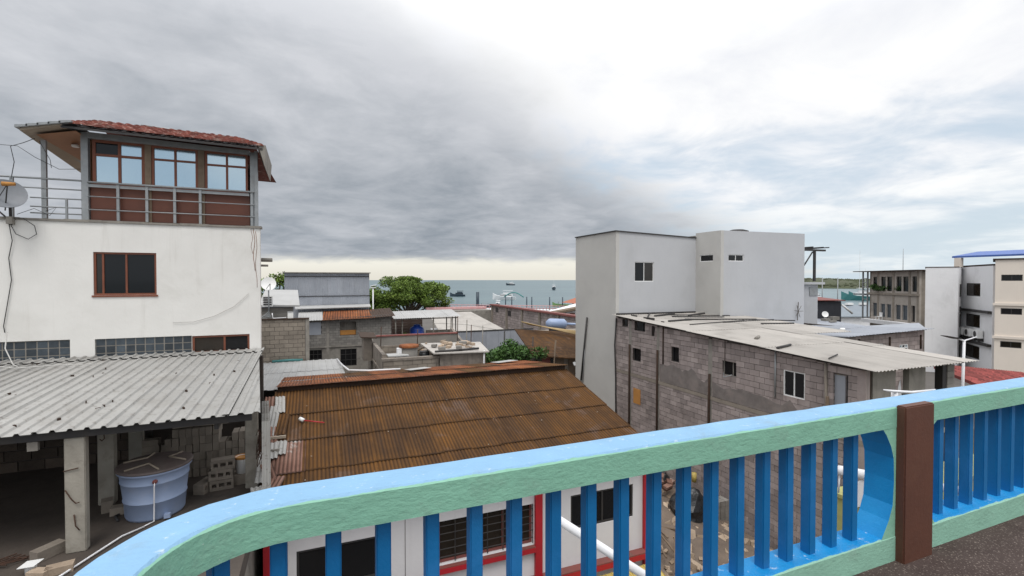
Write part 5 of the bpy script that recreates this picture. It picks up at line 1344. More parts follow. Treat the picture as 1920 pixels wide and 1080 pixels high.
MB().prism([(54.03, 27.6), (55.8, 25.75), (63.6, 29.4), (61, 31.15)], 9.985, 10.06).obj('roof', DARKRUST, ah)
MB().prism([(59.3, 27.6), (62, 25), (66, 24), (64, 29.3)], 0, 10.05).obj('rear_block', WHITEFAR, ah)
for i, u in enumerate((0.35, 1.95, 3.7)):
    ac = thing('air_conditioner', ['air conditioner unit on the white block, left of three', 'air conditioner unit on the white block, middle of three', 'air conditioner unit on the white block, right of three'][i], 'air conditioner', tuple((xa @ Vector((u + 0.5, -0.25, 3.55)))), group='air conditioners on the white block')
    box('case', (u, -0.45, 3.55), (u + 1.05, -0.10, 4.25), WHITEPAINT, ac, xa)
    MB().tube([(u + 0.45, -0.455, 3.9), (u + 0.45, -0.47, 3.9)], 0.27, 16).obj('fan_grille', DARKSTEEL, ac, xf=xa)
    box('bracket', (u + 0.1, -0.4, 3.25), (u + 0.18, -0.002, 3.54), DARKSTEEL, ac, xa)
    box('bracket', (u + 0.85, -0.4, 3.25), (u + 0.93, -0.002, 3.54), DARKSTEEL, ac, xa)

# cream building
C0, C1 = (51.76, 21.52), (56.4, 10.4)
ch = thing('cream_building', 'cream rendered building with floor bands at the right edge', 'building', (54, 16, 0))
xc, Lc = frame_xf(C0, C1)
cw = []
for zt in (9.23, 6.50, 3.80): cw += [(0.35, 1.55, zt - 0.50, zt)]
cw += [(2.2, 3.6, 7.6, 9.25), (2.1, 3.6, 5.75, 6.42), (2.0, 3.6, 3.0, 3.70), (5.0, 6.4, 7.6, 9.25), (5.0, 6.4, 5.75, 6.42)]
wall_mb(Lc, 0, 10.45, 0.2, cw).obj('front_wall', CREAM, ch, xf=xc)
for (a, b, z0, z1) in cw: window(ch, xc, a, b, z0, z1, DARKSTEEL, GLASSDARK, mull=((a + b) / 2,), fw=0.05, recess=0.04)
for z in (6.72, 4.02): box('floor_band', (-0.12, -0.12, z), (Lc, -0.002, z + 0.2), CREAM, ch, xc)
MB().box((-0.0, 0.2, 0), (0.2, 7, 10.4)).obj('side_wall', CREAM, ch, xf=xc)
box('roof_edge', (-0.15, -0.1, 10.46), (Lc + 0.1, 7, 10.56), DARKRUST, ch, xc)
bc = thing('blue_canopy', 'blue sheet canopy on white posts above the cream building', 'canopy', (60, 24, 10.2))
MB().raw([(57.6, 27.2, 10.95), (60.5, 11.5, 11.05), (66, 12, 11.7), (64, 28, 11.6), (57.6, 27.2, 11.12), (60.5, 11.5, 11.22), (66, 12, 11.87), (64, 28, 11.77)], BOXF).obj('canopy_sheet', CANOPYBLUE, bc)
for (x, y) in ((57.9, 26.8), (58.9, 22.0), (59.4, 18.5)): box('post', (x - 0.25, y - 0.25, 10.06), (x + 0.25, y + 0.25, 10.95), CREAM, bc)

# red tiled roof house in front of the white block
tr = thing('red_tile_house', 'low house with red tiled roof below the white block', 'house', (36, 15, 0))
# roof plane rises away from the eave; tiles modelled as rows of barrels
ea, eb = Vector((24.2, 8.6, 4.0)), Vector((31.5, 8.6, 3.1))
up_ = Vector((0, 3.4, 1.15))
u_ = (eb - ea); mbt = MB()
nr, nc = 11, 34
for r in range(nr):
    for c in range(nc):
        p = ea + u_ * ((c + 0.5) / nc) + up_ * (r / nr); q = p + up_ * (1.25 / nr)
        ax = u_.normalized() * 0.10
        vs = [p - ax + Vector((0, 0, 0.03)), p + Vector((0, 0, 0.15)), p + ax + Vector((0, 0, 0.03)), q - ax, q + Vector((0, 0, 0.10)), q + ax]
        mbt.raw(vs, [(0, 1, 4, 3), (1, 2, 5, 4), (0, 2, 1)])
o = mbt.obj('roof_tiles', REDTILE, tr); o['kind'] = 'stuff'
MB().raw([ea - Vector((0, 0, 0.1)), eb - Vector((0, 0, 0.1)), eb + up_ - Vector((0, 0, 0.1)), ea + up_ - Vector((0, 0, 0.1)), ea + Vector((0, 0, 0.02)), eb + Vector((0, 0, 0.02)), eb + up_ + Vector((0, 0, 0.02)), ea + up_ + Vector((0, 0, 0.02))], BOXF).obj('roof_deck', REDTILE, tr)
MB().prism([(24.6, 9.0), (31.2, 9.0), (31.2, 12.0), (24.6, 12.0)], 0, 2.8).obj('wall', YELLOWSHEET, tr)
mobj('roof_plank', *(lambda m: (m.v, m.f))(MB().box((27.6, 17.2, 5.1), (29.8, 17.6, 5.3)).box((28.2, 17.3, 4.2), (28.4, 17.5, 5.1)).box((29.2, 17.3, 4.2), (29.4, 17.5, 5.1))), DARKSTEEL, label='dark plank on trestles beyond the red tiled roof', cat='plank')
# street lamp with solar head
sl_ = thing('street_lamp', 'white solar street lamp post in front of the white block', 'street lamp', (20.9, 9.5, 0))
MB().tube([(20.85, 9.5, 0), (20.88, 9.5, 5), (20.93, 9.5, 6.7)], [0.055, 0.045, 0.04], 10).obj('pole', WHITEPIPE, sl_, smooth=True)
MB().tube([(21.7, 9.5, 6.78), (20.93, 9.5, 6.68), (20.4, 9.5, 6.80)], [0.018, 0.026, 0.022], 8).obj('arm', WHITEPIPE, sl_, smooth=True)
MB().raw([(19.72, 9.40, 6.90), (20.5, 9.35, 6.76), (20.5, 9.65, 6.76), (19.72, 9.6, 6.90), (19.72, 9.40, 6.92), (20.5, 9.35, 6.80), (20.5, 9.65, 6.80), (19.72, 9.6, 6.92)], BOXF).obj('lamp_head', DARKSTEEL, sl_)

# dark building, its roofs and grey long roof beyond
dk = thing('black_building', 'black walled building with clutter on its grey roof', 'building', (58, 41, 0))
MB().box((46.5, 40.0, 0), (60.9, 45, 6.15)).obj('wall', BLACKWALL, dk)
MB().raw([(55.5, 39.6, 6.30), (61.4, 39.8, 6.18), (63.5, 45.5, 6.45), (57.5, 45.5, 6.62), (55.5, 39.6, 6.40), (61.4, 39.8, 6.28), (63.5, 45.5, 6.55), (57.5, 45.5, 6.72)], BOXF).obj('roof', REDDULL, dk)
roof_sheets(dk, (45.8, 33.6, 3.75), (1, 0, -0.003), (0, 1, 0.07), 10.2, 6.3, GALV, sw=1.7, sl=6.3, pitch=0.3, amp=0.02, prof='trap', lap=0, seed=91)
MB().box((46.3, 34.0, 0), (55.6, 39.9, 3.65)).obj('lower_wall', BLACKWALL, dk)
for x in (49.8, 52.0): box('post', (x, 33.8, 0), (x + 0.15, 33.98, 3.7), WOOD, dk)
tube('brace', [(60.9, 39.9, 5.7), (62.4, 39.6, 4.6)], 0.12, WHITEPAINT, dk)
vn = thing('roof_vent', 'white roof vent with flat cap by the black building', 'vent', (53.5, 38, 4))
tube('stack', [(53.3, 38.4, 4.05), (53.3, 38.4, 5.3)], 0.14, WHITEPAINT, vn); MB().lathe((53.3, 38.4, 5.3), [(0.6, 0), (0.62, 0.05), (0.1, 0.35), (0.08, 0.5)], 16).obj('cap', WHITEPAINT, vn)
tube('stack', [(52.5, 38.5, 4.05), (52.5, 38.5, 4.9)], 0.1, STEELPAINT, vn)
d3 = thing('small_dish', 'small white satellite dish on the grey roof by the black wall', 'satellite dish', (55.6, 38.4, 4.1))
dish_mesh(d3, (55.6, 38.4, 4.75), (-0.5, -0.8, 0.3), 0.36, WHITEPAINT); tube('mast', [(55.6, 38.45, 4.05), (55.6, 38.45, 4.75)], 0.04, STEELPAINT, d3)
mobj('roof_clutter', *(lambda m: (m.v, m.f))(MB().box((54.6, 37.6, 4.05), (55.4, 38.2, 4.3)).box((56.4, 38, 4.05), (57.6, 38.6, 4.45)).box((53.9, 36.6, 4.0), (55.0, 36.8, 4.2))), BLOCKGREY, kind='stuff', label='small boxes and scraps on the grey roof', cat='clutter')
gl = thing('long_shed', 'long shed with grey blue roof near the water', 'building', (95, 62, 0))
MB().raw([(86, 60, 1.9), (112, 52, 1.9), (114, 58, 3.7), (88, 66, 3.7), (86, 60, 2.05), (112, 52, 2.05), (114, 58, 3.85), (88, 66, 3.85)], BOXF).obj('roof', SHEDGREY, gl)
MB().prism([(86.6, 60.4), (112, 52.4), (114, 57.8), (88.4, 65.6)], 0, 1.85).obj('wall', WHITEFAR, gl)
for i in range(9):
    p = Vector((88.6 + 2.8 * i, 65.8 - 0.86 * i, 3.86)); box('roof_light', (p.x, p.y - 0.8, 3.86), (p.x + 1.7, p.y - 0.2, 4.25), WHITEPAINT, gl)

# ================================================================== MIDDLE DISTANCE, LEFT OF THE GREY BUILDING
# tan block wall at the back of the pale roof
tw = thing('tan_block_wall', 'tan concrete block wall beyond the pale roof', 'wall', (-1.3, 25, 0))
xt = T(-2.6, 25.0, 0)
box('mortar_bed', (-2.6, 25.02, 0), (-0.42, 25.2, 6.93), MORTAR, tw)
block_wall(tw, xt, 2.12, 4.4, 6.92, BLOCKTAN, bw=0.385, bh=0.185, gap=0.014, proud=0.015, limit=95, seed=45)
MB().box((-0.47, 24.97, 0), (-0.30, 25.25, 6.98)).obj('end_column', CONCRETE, tw)
MB().box((-2.6, 24.93, 6.935), (-0.3, 25.25, 6.985)).obj('coping', DARKRUST, tw)
# things on and behind it
gb = thing('grey_tile_box', 'small grey clad structure behind the tan block wall', 'building', (-1.7, 27, 0))
MB().box((-2.6, 26.5, 0), (-1.05, 28.5, 7.45)).obj('wall', GALV, gb)
for q in range(5): box('cladding_board', (-2.6, 26.46, 6.72 + 0.145 * q), (-1.06, 26.498, 6.72 + 0.145 * q + 0.135), BLOCKGREY, gb)
MB().raw([(-2.6, 26.3, 7.5), (-0.75, 26.3, 7.46), (-0.95, 30, 8.15), (-2.6, 30, 8.2), (-2.6, 26.3, 7.58), (-0.75, 26.3, 7.54), (-0.95, 30, 8.23), (-2.6, 30, 8.28)], BOXF).obj('roof', WHITEROOF, gb)
MB().box((-2.4, 26.1, 7.5), (-1.95, 26.29, 8.05)).obj('louvre_case', WHITEPAINT, gb)
for q in range(4): box('louvre', (-2.36, 26.07, 7.58 + 0.11 * q), (-2.0, 26.098, 7.64 + 0.11 * q), DARKSTEEL, gb)
bx_ = thing('meter_box', 'white meter box on top of the tan block wall', 'box', (-1.1, 25.1, 6.99))
box('case', (-1.24, 25.0, 6.99), (-1.0, 25.2, 7.27), WHITEPAINT, bx_)
box('lid', (-1.25, 24.985, 7.272), (-0.99, 25.21, 7.295), STEELPAINT, bx_)
mb = MB()
for q in range(5): mb.tube([(-2.45 + 0.08 * q, 25.1, 6.99), (-2.25 + 0.05 * q, 25.1, 7.15 + 0.05 * q), (-1.95, 25.1, 7.02)], 0.02, 5)
mb.obj('pipe_bundle', STEELPAINT, label='bundle of grey pipes on top of the tan block wall', cat='pipes')
tube('white_pipe_run', [(-1.9, 25.05, 7.25), (-1.87, 25.05, 7.0), (-1.3, 25.05, 7.02)], 0.025, WHITEPIPE, label='white pipe lying along the top of the tan block wall', cat='pipe')
d2 = thing('white_dish', 'white satellite dish left of the metal shed', 'satellite dish', (-2.08, 25.6, 7.0))
dish_mesh(d2, (-2.08, 25.5, 8.6), (0.1, -0.9, 0.35), 0.33, WHITEPAINT)
tube('mast', [(-2.08, 25.6, 7.0), (-2.08, 25.55, 8.6)], 0.03, STEELPAINT, d2); tube('feed_arm', [(-2.0, 25.35, 8.35), (-1.98, 25.1, 8.62)], 0.015, DARKSTEEL, d2); tube('feed_arm', [(-2.15, 25.35, 8.4), (-1.98, 25.1, 8.62)], 0.012, DARKSTEEL, d2)
# metal-clad shed
ms = thing('metal_shed', 'tall shed clad in vertical grey corrugated sheets', 'shed', (0.7, 35, 0))
def upright_sheets(root, x0, x1, y, z0, z1, m, sw=0.8, pitch=0.11, amp=0.014, rz=0.0):
    n_ = int(round((x1 - x0) / sw)); ww = (x1 - x0) / n_
    for i in range(n_):
        add('wall_sheet', sheet_mesh(ww + 0.05, z1 - z0, pitch, amp, m), T(x0 + ww * (i + 0.5), y - 0.004 * (i % 2), (z0 + z1) / 2) @ RX(math.radians(90)), root)
upright_sheets(ms, -1.83, 3.36, 34.0, 7.76, 9.02, GALV)
upright_sheets(ms, -1.05, 3.36, 33.97, 6.75, 7.72, GALV)
MB().box((-1.86, 34.05, 0), (3.38, 40, 9.05)).obj('frame_core', GALV, ms)
box('dark_joint', (-1.86, 33.93, 7.715), (3.37, 33.99, 7.76), DARKSTEEL, ms); box('dark_joint', (-1.86, 33.93, 9.02), (3.37, 34.04, 9.07), DARKSTEEL, ms)
upright_sheets(ms, -1.83, 3.36, 34.0, 9.07, 9.24, GALV)
MB().box((-1.95, 33.8, 9.25), (3.46, 40.2, 9.31)).obj('roof', CONCRETE, ms)
MB().raw([(-1.3, 31.8, 7.02), (3.25, 31.8, 7.06), (3.4, 33.9, 7.12), (-1.2, 33.9, 7.08), (-1.3, 31.8, 7.07), (3.25, 31.8, 7.11), (3.4, 33.9, 7.17), (-1.2, 33.9, 7.13)], BOXF).obj('apron_roof', WHITEROOF, ms)
# grey two storey block house with rusted eave
gh = thing('grey_block_house', 'two storey grey block house with orange rusted eave', 'house', (2, 30.5, 0))
xg = T(-0.44, 30.0, 0)
go = [(0.07, 0.76, 3.92, 4.74), (1.76, 2.68, 3.70, 4.71), (1.74, 2.66, 5.52, 6.33)]
wall_mb(4.75, 4.9, lambda u: 6.46 + 0.05 * u, 0.15, go[2:], y0=0.02).obj('mortar_bed', MORTAR, gh, xf=xg)
wall_mb(4.75, 0, 4.895, 0.15, go[:2], y0=0.02).obj('lower_wall', CONCRETE, gh, xf=xg)
block_wall(gh, xg, 4.7, 4.95, lambda u: 6.44 + 0.05 * u, BLOCKGREY, go + [(0.02, 0.72, 5.6, 6.36), (0.98, 1.16, 4.9, 7)], bw=0.29, bh=0.135, gap=0.012, proud=0.012, limit=180, seed=46)
box('floor_band', (0.0, -0.03, 4.85), (4.75, 0.019, 4.95), CONCRETE, gh, xg); box('column', (0.99, -0.02, 3.0), (1.15, 0.019, 6.45), CONCRETE, gh, xg)
box('shutter', (0.03, -0.005, 5.62), (0.71, 0.018, 6.34), GALV, gh, xg)
for i in range(2):
    a, b, z0, z1 = go[i]
    f = window(gh, xg, a, b, z0, z1, DARKSTEEL, GLASSDARK, mull=(a + (b - a) * 0.33, a + (b - a) * 0.66), trans=(z0 + (z1 - z0) * 0.35, z0 + (z1 - z0) * 0.68), fw=0.03, recess=0.04)
box('ochre_sill_board', (1.76, 0.05, 5.55), (2.64, 0.12, 5.82), OCHRE, gh, xg); box('dark_room', (1.70, 0.4, 5.4), (2.72, 0.45, 6.5), CONCRETE, gh, xg)
MB().box((-0.44, 30.2, 0), (-0.3, 36, 6.4)).box((4.15, 30.2, 0), (4.3, 36, 6.6)).box((-0.3, 35.85, 0), (4.15, 36, 6.6)).obj('side_wall', CONCRETE, gh)
roof_sheets(gh, (-0.9, 29.7, 6.46), (1, 0, 0.012), (0, 1, 0.16), 1.2, 2.3, WHITEROOF, sw=0.6, sl=2.3, pitch=0.15, amp=0.015, prof='trap', lap=0, seed=95)
roof_sheets(gh, (0.3, 29.65, 6.475), (1, 0, 0.022), (0.12, 1, 0.16), 2.9, 2.4, RUSTORANGE, sw=0.58, sl=2.4, pitch=0.15, amp=0.012, lap=0, seed=96)
roof_sheets(gh, (3.2, 29.65, 6.55), (1, 0, 0.05), (0.0, 1, 0.16), 1.2, 2.3, DARKRUST, sw=0.6, sl=2.3, pitch=0.15, amp=0.012, lap=0, seed=97)
# roof terrace with shelter, blue tank, cladding
st = thing('roof_shelter', 'open shelter with pale tin roof on thin posts', 'shelter', (6.5, 33, 4.6))
roof_sheets(st, (4.65, 31.6, 6.28), (1, 0, 0.012), (0.1, 1, 0.09), 4.4, 3.2, WHITEROOF, sw=0.75, sl=3.2, pitch=0.15, amp=0.012, lap=0, seed=98)
for (x, y) in ((4.8, 31.8), (5.25, 31.9), (7.3, 31.8), (8.6, 31.8), (8.95, 32.2), (4.9, 34.5), (8.9, 34.5)): tube('post', [(x, y, 4.6), (x, y, 6.3)], 0.045, CONCRETE, st)
box('cross_beam', (4.7, 31.76, 6.20), (9.0, 31.84, 6.265), CONCRETE, st)
for q in range(8): box('cladding_board', (5.0, 35.4, 4.5 + 0.2 * q), (7.3, 35.46 + 0.01 * (q % 2), 4.69 + 0.2 * q), BROWNTILE, st)
box('parapet', (7.0, 32.6, 4.3), (8.7, 32.75, 5.35), BLOCKTAN, st); box('parapet', (7.75, 32.55, 4.3), (8.5, 32.598, 5.30), CONCRETE, st)
MB().box((3.9, 31.2, 4.55), (9.2, 36, 4.62)).obj('deck', CONCRETE, st); MB().box((4.3, 31.4, 0), (9.1, 36, 4.54)).obj('wall_below', BLOCKTAN, st)
bt = thing('blue_tank', 'deep blue round plastic tank under the tin shelter', 'water tank', (6.35, 32.6, 4.63))
MB().lathe((6.35, 32.6, 4.63), [(0.46, 0), (0.48, 0.05), (0.48, 0.42), (0.50, 0.45), (0.48, 0.48), (0.48, 0.82), (0.45, 0.92), (0.24, 1.06), (0.22, 1.08)], 24).obj('body', TANKBLUE, bt, smooth=True)
MB().lathe((6.35, 32.6, 5.70), [(0.23, 0), (0.24, 0.06), (0.16, 0.1)], 16).obj('lid', TANKBLUE, bt, smooth=True)
MB().box((6.2, 32.10, 4.72), (6.6, 32.125, 4.82)).obj('label_strip', WHITEPAINT, bt)
pt = thing('potted_plant', 'dark potted plant beside the blue tank', 'plant', (5.45, 32.2, 4.63))
MB().lathe((5.45, 32.2, 4.63), [(0.12, 0), (0.17, 0.25)], 12).obj('pot', REDDULL, pt); leaf_mass('leaves', [((5.45, 32.2, 5.08), (0.24, 0.24, 0.28))], 160, 0.07, LEAF, pt, seed=6)
# unfinished low house in front with open rooms and slab roof
lo = thing('low_block_house', 'low roofless block house with rooms open to the sky', 'building', (4, 21, 0))
def bl(x0, x1, y, z0, z1, m=BLOCKTAN, seed=50, lim=60, opens=()):
    xf = T(x0, y, 0)
    wall_mb(x1 - x0, 0, z1 - 0.005, 0.13, opens, y0=0.02).obj('mortar_bed', MORTAR, lo, xf=xf)
    block_wall(lo, xf, x1 - x0, z0, z1, m, opens, bw=0.385, bh=0.185, gap=0.014, proud=0.014, limit=lim, seed=seed)
bl(2.5, 4.80, 19.9, 4.5, 5.50, BLOCKTAN, 50, 60)
box('ring_beam', (2.45, 19.86, 5.50), (4.82, 20.1, 5.60), OLDRENDER, lo)
bl(2.75, 4.7, 23.2, 4.6, 5.70, BLOCKTAN, 51, 60)
xl_, Ll = frame_xf((2.55, 26.5), (2.5, 20.1))
wall_mb(Ll, 0, 5.75, 0.15, [(2.0, 2.5, 4.2, 5.1), (3.6, 4.1, 4.2, 5.1)]).obj('side_wall', OLDRENDER, lo, xf=xl_)
MB().box((2.1, 24.0, 4.9), (2.5, 24.9, 6.05)).obj('balcony_stub', OLDRENDER, lo)
MB().raw([(1.95, 23.7, 6.05), (2.7, 23.7, 6.0), (2.7, 25.1, 6.1), (1.95, 25.1, 6.15), (1.95, 23.7, 6.1), (2.7, 23.7, 6.05), (2.7, 25.1, 6.15), (1.95, 25.1, 6.2)], BOXF).obj('stub_cover', DARKRUST, lo)
MB().box((2.5, 20.1, 4.9), (7.0, 26.6, 5.0)).obj('floor', OLDRENDER, lo)
MB().box((4.82, 19.8, 0), (6.85, 22.4, 5.70)).obj('rendered_room', OLDRENDER, lo)
MB().raw([(4.5, 19.6, 5.72), (6.95, 19.6, 5.66), (7.6, 22.8, 5.66), (4.6, 22.8, 5.74), (4.5, 19.6, 5.77), (6.95, 19.6, 5.71), (7.6, 22.8, 5.71), (4.6, 22.8, 5.79)], BOXF).obj('slab_roof', PALEROOF, lo)
MB().box((2.6, 26.5, 4.9), (7.5, 26.65, 5.75)).obj('rear_wall', BLOCKGREY, lo); box('rear_cap', (2.6, 26.45, 5.755), (7.5, 26.7, 5.82), REDDULL, lo)
MB().prism([(7.35, 22.9), (7.5, 22.9), (8.4, 31), (8.25, 31)], 0, lambda x, y: 4.9 + 0.09 * (y - 22.9)).obj('sloped_wall', OLDRENDER, lo)
for i, (x, y, s) in enumerate(((5.0, 20.2, 0.2), (5.35, 20.4, 0.16), (5.7, 20.0, 0.22), (6.0, 21.0, 0.2), (6.35, 21.6, 0.25), (5.5, 21.6, 0.18), (4.9, 21.2, 0.2), (6.6, 20.9, 0.16))):
    loose_block((x, y, 5.86 + 0.02 * (i % 3)), (s * 1.4, s, 0.12), i * 0.7, 'broken block on the slab roof of the low house, %s in its scatter' % ORD[i], 'broken blocks on the slab roof', RUBBLE if i % 2 else BLOCKGREY)
cz = thing('concrete_cistern', 'round concrete cistern with rusty lid on the low house', 'cistern', (3.7, 20.9, 5.0))
MB().lathe((3.72, 20.9, 5.0), [(0.37, 0), (0.37, 0.9)], 20).obj('body', BLOCKGREY, cz, smooth=True); MB().lathe((3.72, 20.9, 5.9), [(0.43, 0), (0.43, 0.06), (0.40, 0.10)], 20).obj('lid', RUSTORANGE, cz)
MB().box((3.2, 20.7, 5.0), (3.38, 21.0, 5.88)).obj('side_pillar', WHITEFAR, cz)
mobj('white_slab', *(lambda m: (m.v, m.f))(MB().box((2.75, 20.2, 5.61), (3.6, 20.9, 5.66))), WHITEROOF, label='white slab lying on the wall of the low house', cat='slab')
for i, (x, y, z0, z1) in enumerate(((2.8, 23.1, 5.7, 6.6), (7.05, 22.6, 5.4, 6.6), (6.9, 24.5, 5.6, 6.9), (4.55, 23.3, 5.6, 6.4))): tube('rebar_post', [(x, y, z0), (x + 0.03, y, z1)], 0.02, REBAR, lo)
tube('white_conduit', [(6.75, 19.7, 5.75), (6.70, 19.6, 5.2), (6.9, 19.3, 4.95)], 0.025, WHITEPIPE, lo)


bar_ = thing('black_barrel', 'black plastic barrel on the low house beside the cistern', 'barrel', (4.45, 21.2, 5.0))
MB().lathe((4.45, 21.2, 5.0), [(0.2, 0), (0.23, 0.08), (0.24, 0.3), (0.23, 0.55), (0.2, 0.6), (0.17, 0.6)], 16).obj('body', BLACKBAG, bar_, smooth=True)
MB().lathe((4.45, 21.2, 5.6), [(0.21, 0), (0.21, 0.04)], 16).obj('lid', DARKSTEEL, bar_)
mobj('wash_tub', *(lambda m: (m.v, m.f))(MB().lathe((5.55, 24.2, 5.0), [(0.25, 0), (0.36, 0.3), (0.38, 0.32), (0.34, 0.32), (0.24, 0.04)], 18)), WHITEPAINT, label='white wash tub standing inside the roofless rooms', cat='tub')
for i, (p, q, lab) in enumerate((((2.9, 22.4, 5.05), (4.6, 22.9, 5.75), 'plank leaning inside the roofless room, left one'), ((3.3, 22.3, 5.05), (4.9, 23.0, 5.6), 'plank leaning inside the roofless room, right one'), ((4.6, 19.75, 5.80), (6.6, 20.0, 5.80), 'long dark batten along the front of the slab roof'))):
    tube('plank', [p, q], 0.05, WOOD if i < 2 else DARKSTEEL, n=4, label=lab, cat='plank')
mb = MB(); rnd = random.Random(88)
for i in range(60):
    x, y = rnd.uniform(2.7, 7.0), rnd.uniform(20.3, 26.0); s_ = rnd.uniform(0.05, 0.16)
    inside = 4.8 < x < 7.4 and y < 22.6
    mb.box((-s_, -s_ * 0.7, 0), (s_, s_ * 0.7, s_ * 0.8), T(x, y, 5.79 if inside else 5.0) @ RZ(rnd.uniform(0, 3)) @ RX(rnd.uniform(-0.3, 0.3)))
mb.obj('building_debris', RUBBLE, kind='stuff', label='bits of block and mortar strewn over the low house', cat='debris')
# white roofed hall
wh = thing('white_roof_hall', 'white walled hall with big pale sloping roof', 'building', (17.5, 58, 0))
MB().raw([(13.2, 54.4, 2.70), (21.2, 54.4, 2.70), (18.9, 60.5, 4.50), (13.2, 60.5, 4.50), (13.2, 54.4, 2.82), (21.2, 54.4, 2.82), (18.9, 60.5, 4.62), (13.2, 60.5, 4.62)], BOXF).obj('roof', PALEROOF, wh)
MB().box((13.4, 55.2, 0), (20.7, 60, 2.68)).obj('wall', WHITEFAR, wh)
box('window_opening', (17.5, 55.16, 1.75), (18.9, 55.198, 2.55), DARKSTEEL, wh)
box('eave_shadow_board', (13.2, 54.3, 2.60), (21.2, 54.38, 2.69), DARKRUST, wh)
gf = thing('grey_fence_wall', 'pale grey sheet fence behind the leafy bush', 'fence', (14, 40, 0))
for i in range(8): box('fence_panel', (9.8 + 1.2 * i, 42.0, 0), (10.98 + 1.2 * i, 42.06, 4.05), GALV, gf)
box('fence_cap', (9.8, 41.97, 4.055), (19.4, 42.1, 4.16), DARKSTEEL, gf)
for i, (x, y, z0, z1, r) in enumerate(((9.05, 30, 4.2, 6.2, 0.035), (8.25, 31, 4.4, 6.35, 0.035), (9.8, 29, 4.0, 5.9, 0.03), (10.9, 28, 3.8, 5.6, 0.05), (12.4, 27, 3.4, 5.3, 0.035))):
    tube('thin_pole', [(x, y, 0), (x, y, z0), (x + 0.05, y, z1)], r, CONCRETE if i < 3 else DARKSTEEL, label=['grey pole nearest the blue tank', 'grey pole left of the pale hall roof', 'grey pole in front of the pale hall roof', 'dark bent pole left of the bush', 'dark rod standing in the leafy bush'][[1, 0, 2, 3, 4][i]], cat='pole')
tube('fence_wire', [(7.3, 31.8, 5.9), (9.05, 30, 5.9), (10.9, 28.4, 5.6)], 0.008, CABLE, label='thin wire strung between the grey poles', cat='wire')
# leafy bush
bu = thing('leafy_bush', 'bright green leafy bush beyond the rusted ridge', 'bush', (10.4, 26, 2.5))
rnd = random.Random(70)
blobs = [((9.2 + 2.9 * (i_ % 8) / 7 + rnd.uniform(-0.15, 0.15), 26 + rnd.uniform(-0.7, 0.8), 3.55 + 0.55 * (i_ // 8) + rnd.uniform(-0.15, 0.35) - 0.06 * abs(i_ % 8 - 3.5) ** 1.5), (rnd.uniform(0.45, 0.7), rnd.uniform(0.4, 0.7), rnd.uniform(0.28, 0.45))) for i_ in range(24)]
leaf_mass('foliage', blobs, 6000, 0.10, LEAFBUSH, bu, seed=71)
for q in range(5): tube('stem', [(10.3, 26, 0.2), (10.3 + rnd.uniform(-0.6, 0.6), 26, 2.4), (10.3 + rnd.uniform(-1.2, 1.2), 26 + rnd.uniform(-0.5, 0.5), 4.1)], 0.04, BARK, bu)
# brown roofed shack and bamboo
sk = thing('brown_roof_shack', 'shack with brown rusted roof and bamboo poles beside the bush', 'shack', (14, 27, 0))
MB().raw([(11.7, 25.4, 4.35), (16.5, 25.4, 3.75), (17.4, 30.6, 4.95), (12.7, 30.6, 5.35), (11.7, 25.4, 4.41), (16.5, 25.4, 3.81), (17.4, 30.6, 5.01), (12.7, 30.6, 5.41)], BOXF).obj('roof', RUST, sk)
MB().box((12.3, 26.0, 0), (15.9, 30, 4.0)).obj('wall', BLOCKTAN, sk)
for x in (12.55, 13.5, 14.4): box('board', (x, 25.93, 2.4), (x + 0.55, 25.99, 4.15), REDDULL if x < 13 else WOOD, sk)
box('door_gap', (13.15, 25.94, 2.4), (13.45, 25.985, 4.0), DARKSTEEL, sk)
tube('leaning_post', [(12.9, 25.3, 2.2), (13.25, 25.5, 5.2)], 0.05, WOOD, sk)
for q in range(7): tube('bamboo_pole', [(13.0 + 0.14 * q, 30.1 + 0.1 * q, 5.95 - 0.05 * q), (17.2 + 0.1 * q, 28.9 + 0.12 * q, 4.9 + 0.03 * q)], 0.035, BAMBOO, sk, n=6)
MB().raw([(14.0, 24.6, 3.75), (16.2, 24.6, 4.0), (16.2, 25.3, 4.05), (14.3, 25.3, 3.8), (14.0, 24.6, 3.80), (16.2, 24.6, 4.05), (16.2, 25.3, 4.1), (14.3, 25.3, 3.85)], BOXF).obj('white_awning', WHITEROOF, sk)
# long block wall towards the pier
fb = thing('far_block_wall', 'long pinkish block wall with red coping near the pier', 'wall', (25, 56, 0))
xf_, Lf = frame_xf((25, 69.2), (25, 43.5))
wall_mb(Lf, 0, 4.92, 0.25).obj('wall_body', MORTAR, fb, xf=xf_)
for a, z in ((1.6, 4.0), (6.6, 3.8)): box('vent', (a, -0.03, z), (a + 1.1, -0.002, z + 0.7), DARKSTEEL, fb, xf_)
for u in (0.0, 6.0, 11.5, 16.8, 21.6): box('pillar', (u, -0.18, 0), (u + 0.45, -0.002, 4.9), BLOCKTAN, fb, xf_)
box('coping', (-0.4, -0.3, 4.93), (Lf + 0.4, 0.5, 5.12), REDDULL, fb, xf_)
block_wall(fb, xf_, Lf, 0.6, 4.9, BLOCKPINK, [(1.6, 2.6, 4.0, 4.7), (6.6, 7.8, 3.7, 4.5)], bw=0.6, bh=0.3, gap=0.03, proud=0.02, limit=0, seed=57)
MB().prism([(17.5, 69.5), (25, 69.5), (25.2, 73), (17.5, 73)], 0, 4.2).obj('side_wing', CONCRETE, fb)
MB().box((15.5, 72, 4.25), (25, 73, 4.6)).obj('pink_parapet', PINKRAIL, fb)
